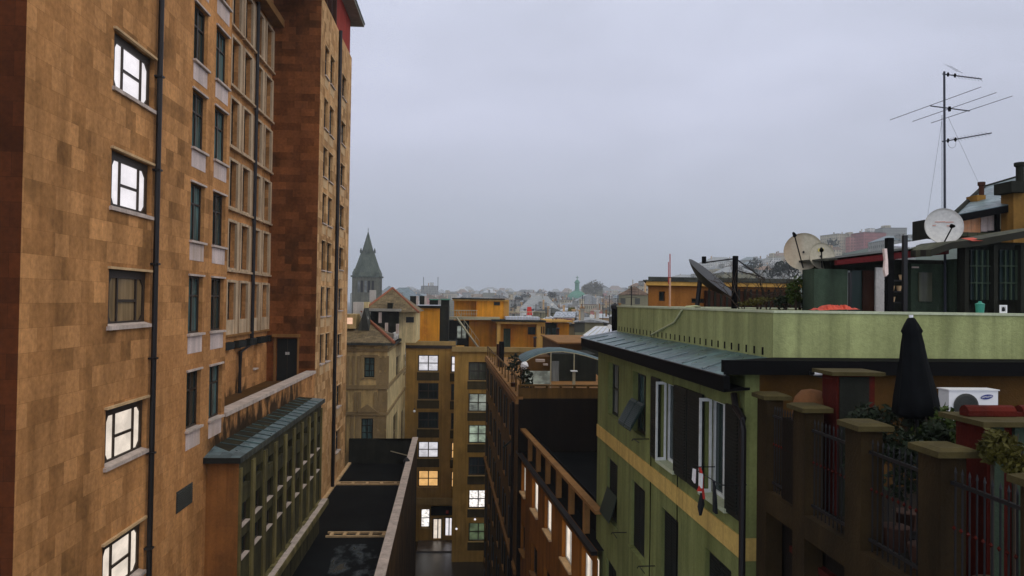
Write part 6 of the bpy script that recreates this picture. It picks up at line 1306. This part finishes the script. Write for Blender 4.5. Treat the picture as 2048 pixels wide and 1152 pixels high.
for k, (u, v, w_) in enumerate(((1432, 538, 26), (1462, 532, 24), (1496, 530, 28), (1520, 536, 22), (1548, 528, 26), (1575, 524, 24), (1602, 520, 30), (1628, 514, 26), (1648, 508, 24), (1610, 536, 28), (1650, 528, 30), (1666, 500, 18), (1532, 546, 24), (1480, 544, 26))):
    wi, ri = [0, 4, 1, 3, 0, 4, 5][k % 7], [2, 3, 1, 2, 4][k % 5]; kd = ['hip', 'flat', 'hip', 'gable'][k % 4]
    house(u, u+w_, v, 215+(k % 5)*22, wi, ri, kd, 8, 10, lab=f"{FWN[wi]} hillside house, {FRN[ri]} {'flat' if kd == 'flat' else 'hipped' if kd == 'hip' else 'gabled'} roof, {['left of', 'left of', 'right of', 'right of', 'left of', 'below', 'behind', 'behind', 'right of', 'behind', 'right of', 'left of', 'below', 'right of'][k]} the {['mesh dish post', 'bare shrubs', 'mesh dish post', 'bare shrubs', 'beige dishes', 'hazy white block', 'big beige dish', 'smaller beige dish', 'beige dishes', 'green bush', 'green bush', 'brownish tall block', 'white hill block', 'dish strut'][k]}", grp='houses on the hill')
# roof-top clutter: aerials in the middle distance
for i, (u, v0, v1, Y, lab) in enumerate(((1072, 608, 636, 118, 'thin aerial above the roof rail of the ochre house'), (1206, 588, 652, 112, 'tall dark mast in front of the green dome houses'), (1219, 590, 650, 113, 'second tall mast joined beside the first one'), (1165, 590, 640, 125, 'greenish mast just right of the green dome'), (1263, 572, 604, 60, 'thin aerial on the left end behind the green parapet'), (1030, 600, 640, 120, 'thin aerial right of the ochre upper storey'), (1092, 604, 622, 125, 'short aerial on the white hipped house'), (1236, 590, 620, 100, 'aerial just left of the green parapet end'))):
    a, b = PY(u, v1, Y), PY(u, v0, Y); mb = MB(); mb.tube([a-Vector((0, 0, 3)), b], .05, 4); o = mb.build('aerial', 'iron'); tag(o, lab, 'aerial', 'town aerials'); mb = MB()
    for j in range(4): z = b.z-.25-j*.22; mb.tube([(b.x-.5, b.y, z), (b.x+.5, b.y, z)], .02, 3)
    mb.tube([(b.x+.02, b.y, b.z-.95), (b.x+.02, b.y, b.z-.2)], .025, 3); mb.build('elements', 'iron', o)
for i, (u, v, Y, r, lab) in enumerate(((1183, 633, 108, .33, 'small white dish on the dark walled block right of the solar array'), (1219, 654, 60, .2, 'tiny white dish above the white skylight roof'), (1104, 609, 140, .28, 'tiny white dish on the roof right of the white hipped house'))):
    c = PY(u, v, Y); mb = MB(); mb.lathe(c, [(.001, -.06), (r*.7, -.02), (r, .06), (r*1.0, .08)], 14, (.1, -.95, .25)); o = mb.build('satellite_dish', 'dish_pale'); tag(o, lab, 'satellite dish'); mb = MB(); mb.tube([c-Vector((0, 0, 1.6)), c], .04, 4); mb.build('pole', 'iron', o)
# red and yellow awnings among the roofs
for (u, v, Y, m_, w_, h_, lab) in ((1059, 622, 118, 'red_cloth', .9, 1.3, 'small bright red folded awning among the roofs above the roof rail'), (1144, 620, 118, 'leaf_y', 1.4, .8, 'small yellow awning among the roofs right of the solar array')):
    c = PY(u, v, Y); mb = MB(); mb.pts8([c+Vector((-w_/2, 0, -h_/2)), c+Vector((w_/2, 0, -h_/2)), c+Vector((w_*.35, .4, h_/2)), c+Vector((-w_*.35, .4, h_/2))], [c+Vector((-w_/2, .5, -h_/2)), c+Vector((w_/2, .5, -h_/2)), c+Vector((w_*.35, .6, h_/2)), c+Vector((-w_*.35, .6, h_/2))]); tag(mb.build('awning', m_), lab, 'awning')
# white skylight roof next to the slate hip
cs = thing('skylight_roof', (*PY(1205, 660, 60).xy, -4), 'low white-framed skylight roof just left of the slate hip of the green house', 'skylight')
a, b, c, d = PY(1166, 671, 58), PY(1222, 672, 58), PY(1232, 653, 64), PY(1191, 653, 64)
mb = MB(); mb.quad(a, b, c, d); o = mb.build('glazing', 'zinc', cs); sm = o.modifiers.new('t', 'SOLIDIFY'); sm.thickness = .05
mb = MB(); 
for p, q in ((a, d), (d, c)): mb.tube([p, q], .05, 5)
mb.build('rim', 'white_dirty', cs)
for k in range(1, 5): mb = MB(); t_ = k/5; mb.tube([a.lerp(b, t_)+Vector((0, 0, .03)), d.lerp(c, t_)+Vector((0, 0, .03))], .025, 4); mb.build('glazing_bar', 'rail', cs)
mb = MB(); mb.hexa([(a.x-.1, a.y), (b.x+.6, b.y), (c.x+.4, c.y), (d.x, d.y)], GZ, a.z-.1); mb.build('wall', 'shed_dark', cs)
# neighbour between brown terrace and green building
nb_ = thing('hidden_neighbour', (6.5, 62, GZ), 'dark neighbour block behind the awning with pale ledge', 'building')
a, b = PY(1120, 690, 62), PY(1215, 690, 62); mb = MB(); mb.box(a.x, b.x, 62, 76, GZ, PY(1150, 688, 62).z); mb.build('wall', 'ochre_dark', nb_); mb = MB(); mb.box(a.x-.2, b.x, 61.8, 76, PY(1150, 688, 62).z+.002, PY(1150, 685, 62).z); mb.build('coping', 'brown_trim', nb_)
# trees among the houses
rnd = random.Random(31)
for i, (u, v, Y, r, lab) in enumerate(((1046, 600, 230, 3.0, 'dark tree crown left of the white hipped house'), (1112, 596, 240, 2.4, 'dark tree crown left of the green dome'), (1186, 574, 325, 4.2, 'yellowish tree crown right of the green dome'), (1560, 545, 150, 3.0, 'tree crown on the hill behind the green bush'), (1650, 500, 240, 4.5, 'tree crowns on the hill between the dishes and brownish block'), (1500, 540, 200, 4.0, 'tree crown on the hill right of the mesh dish'))):
    r *= FAR(Y)/Y; Y = FAR(Y); c = PY(u, v, Y); t_ = thing('tree', (c.x, c.y, GZ if u < 1300 else -12), lab, 'tree'); mb = MB()
    for _ in range(9): clump(mb, (c.x+rnd.uniform(-.7, .7)*r, c.y+rnd.uniform(-.7, .7)*r, c.z+rnd.uniform(-.5, .5)*r), (r*.5, r*.5, r*.4), 90, r*.11, rnd)
    mb.build('crown', 'leaf_y' if i == 2 else 'leaf_dk', t_); mb = MB(); mb.tube([(c.x, c.y, GZ if u < 1300 else -12), (c.x, c.y, c.z)], .3, 6, .12); mb.build('trunk', 'bark', t_)
# hills
def terrain(name, pts, Y0, Y1, zb_):
    mb = MB(); n_ = len(pts); rows = 8; G = []
    for i, (u, v) in enumerate(pts):
        top = PY(u, v, (Y0+Y1)/2); c_ = []
        for j in range(rows+1):
            t = j/rows; y = Y0+(Y1-Y0)*t; s_ = math.sin(math.pi*min(1, t*1.0)); x = top.x*y/((Y0+Y1)/2); c_.append(Vector((x, y, zb_+(top.z-zb_)*s_+mnoise.noise(Vector((x*.006, y*.006, 0)))*14*s_)))
        G.append(c_)
    for i in range(n_-1):
        for j in range(rows): mb.quad(G[i][j], G[i+1][j], G[i+1][j+1], G[i][j+1])
    return tag(mb.build(name, 'hill', None, True), kind='structure')
terrain('hill', [(1250, 606), (1320, 585), (1400, 560), (1480, 545), (1560, 533), (1640, 515), (1720, 498), (1800, 485), (1900, 470), (2050, 450), (2300, 420)], 330, 1700, GZ-2)

# ================================================================ wet haze
hz = MB(); hz.box(-7000, 7000, -60, 7800, GZ-4.2, 900); ho = hz.build('haze', 'asphalt'); hm = bpy.data.materials.new('haze'); hm.use_nodes = True; t = hm.node_tree; t.nodes.clear()
o_ = t.nodes.new('ShaderNodeOutputMaterial'); v_ = t.nodes.new('ShaderNodeVolumePrincipled'); v_.inputs['Color'].default_value = (.90, .955, 1, 1); v_.inputs['Density'].default_value = .00027; t.links.new(v_.outputs[0], o_.inputs['Volume'])
ho.data.materials.clear(); ho.data.materials.append(hm); tag(ho, 'thin wet haze over the whole town', 'haze', kind='stuff')
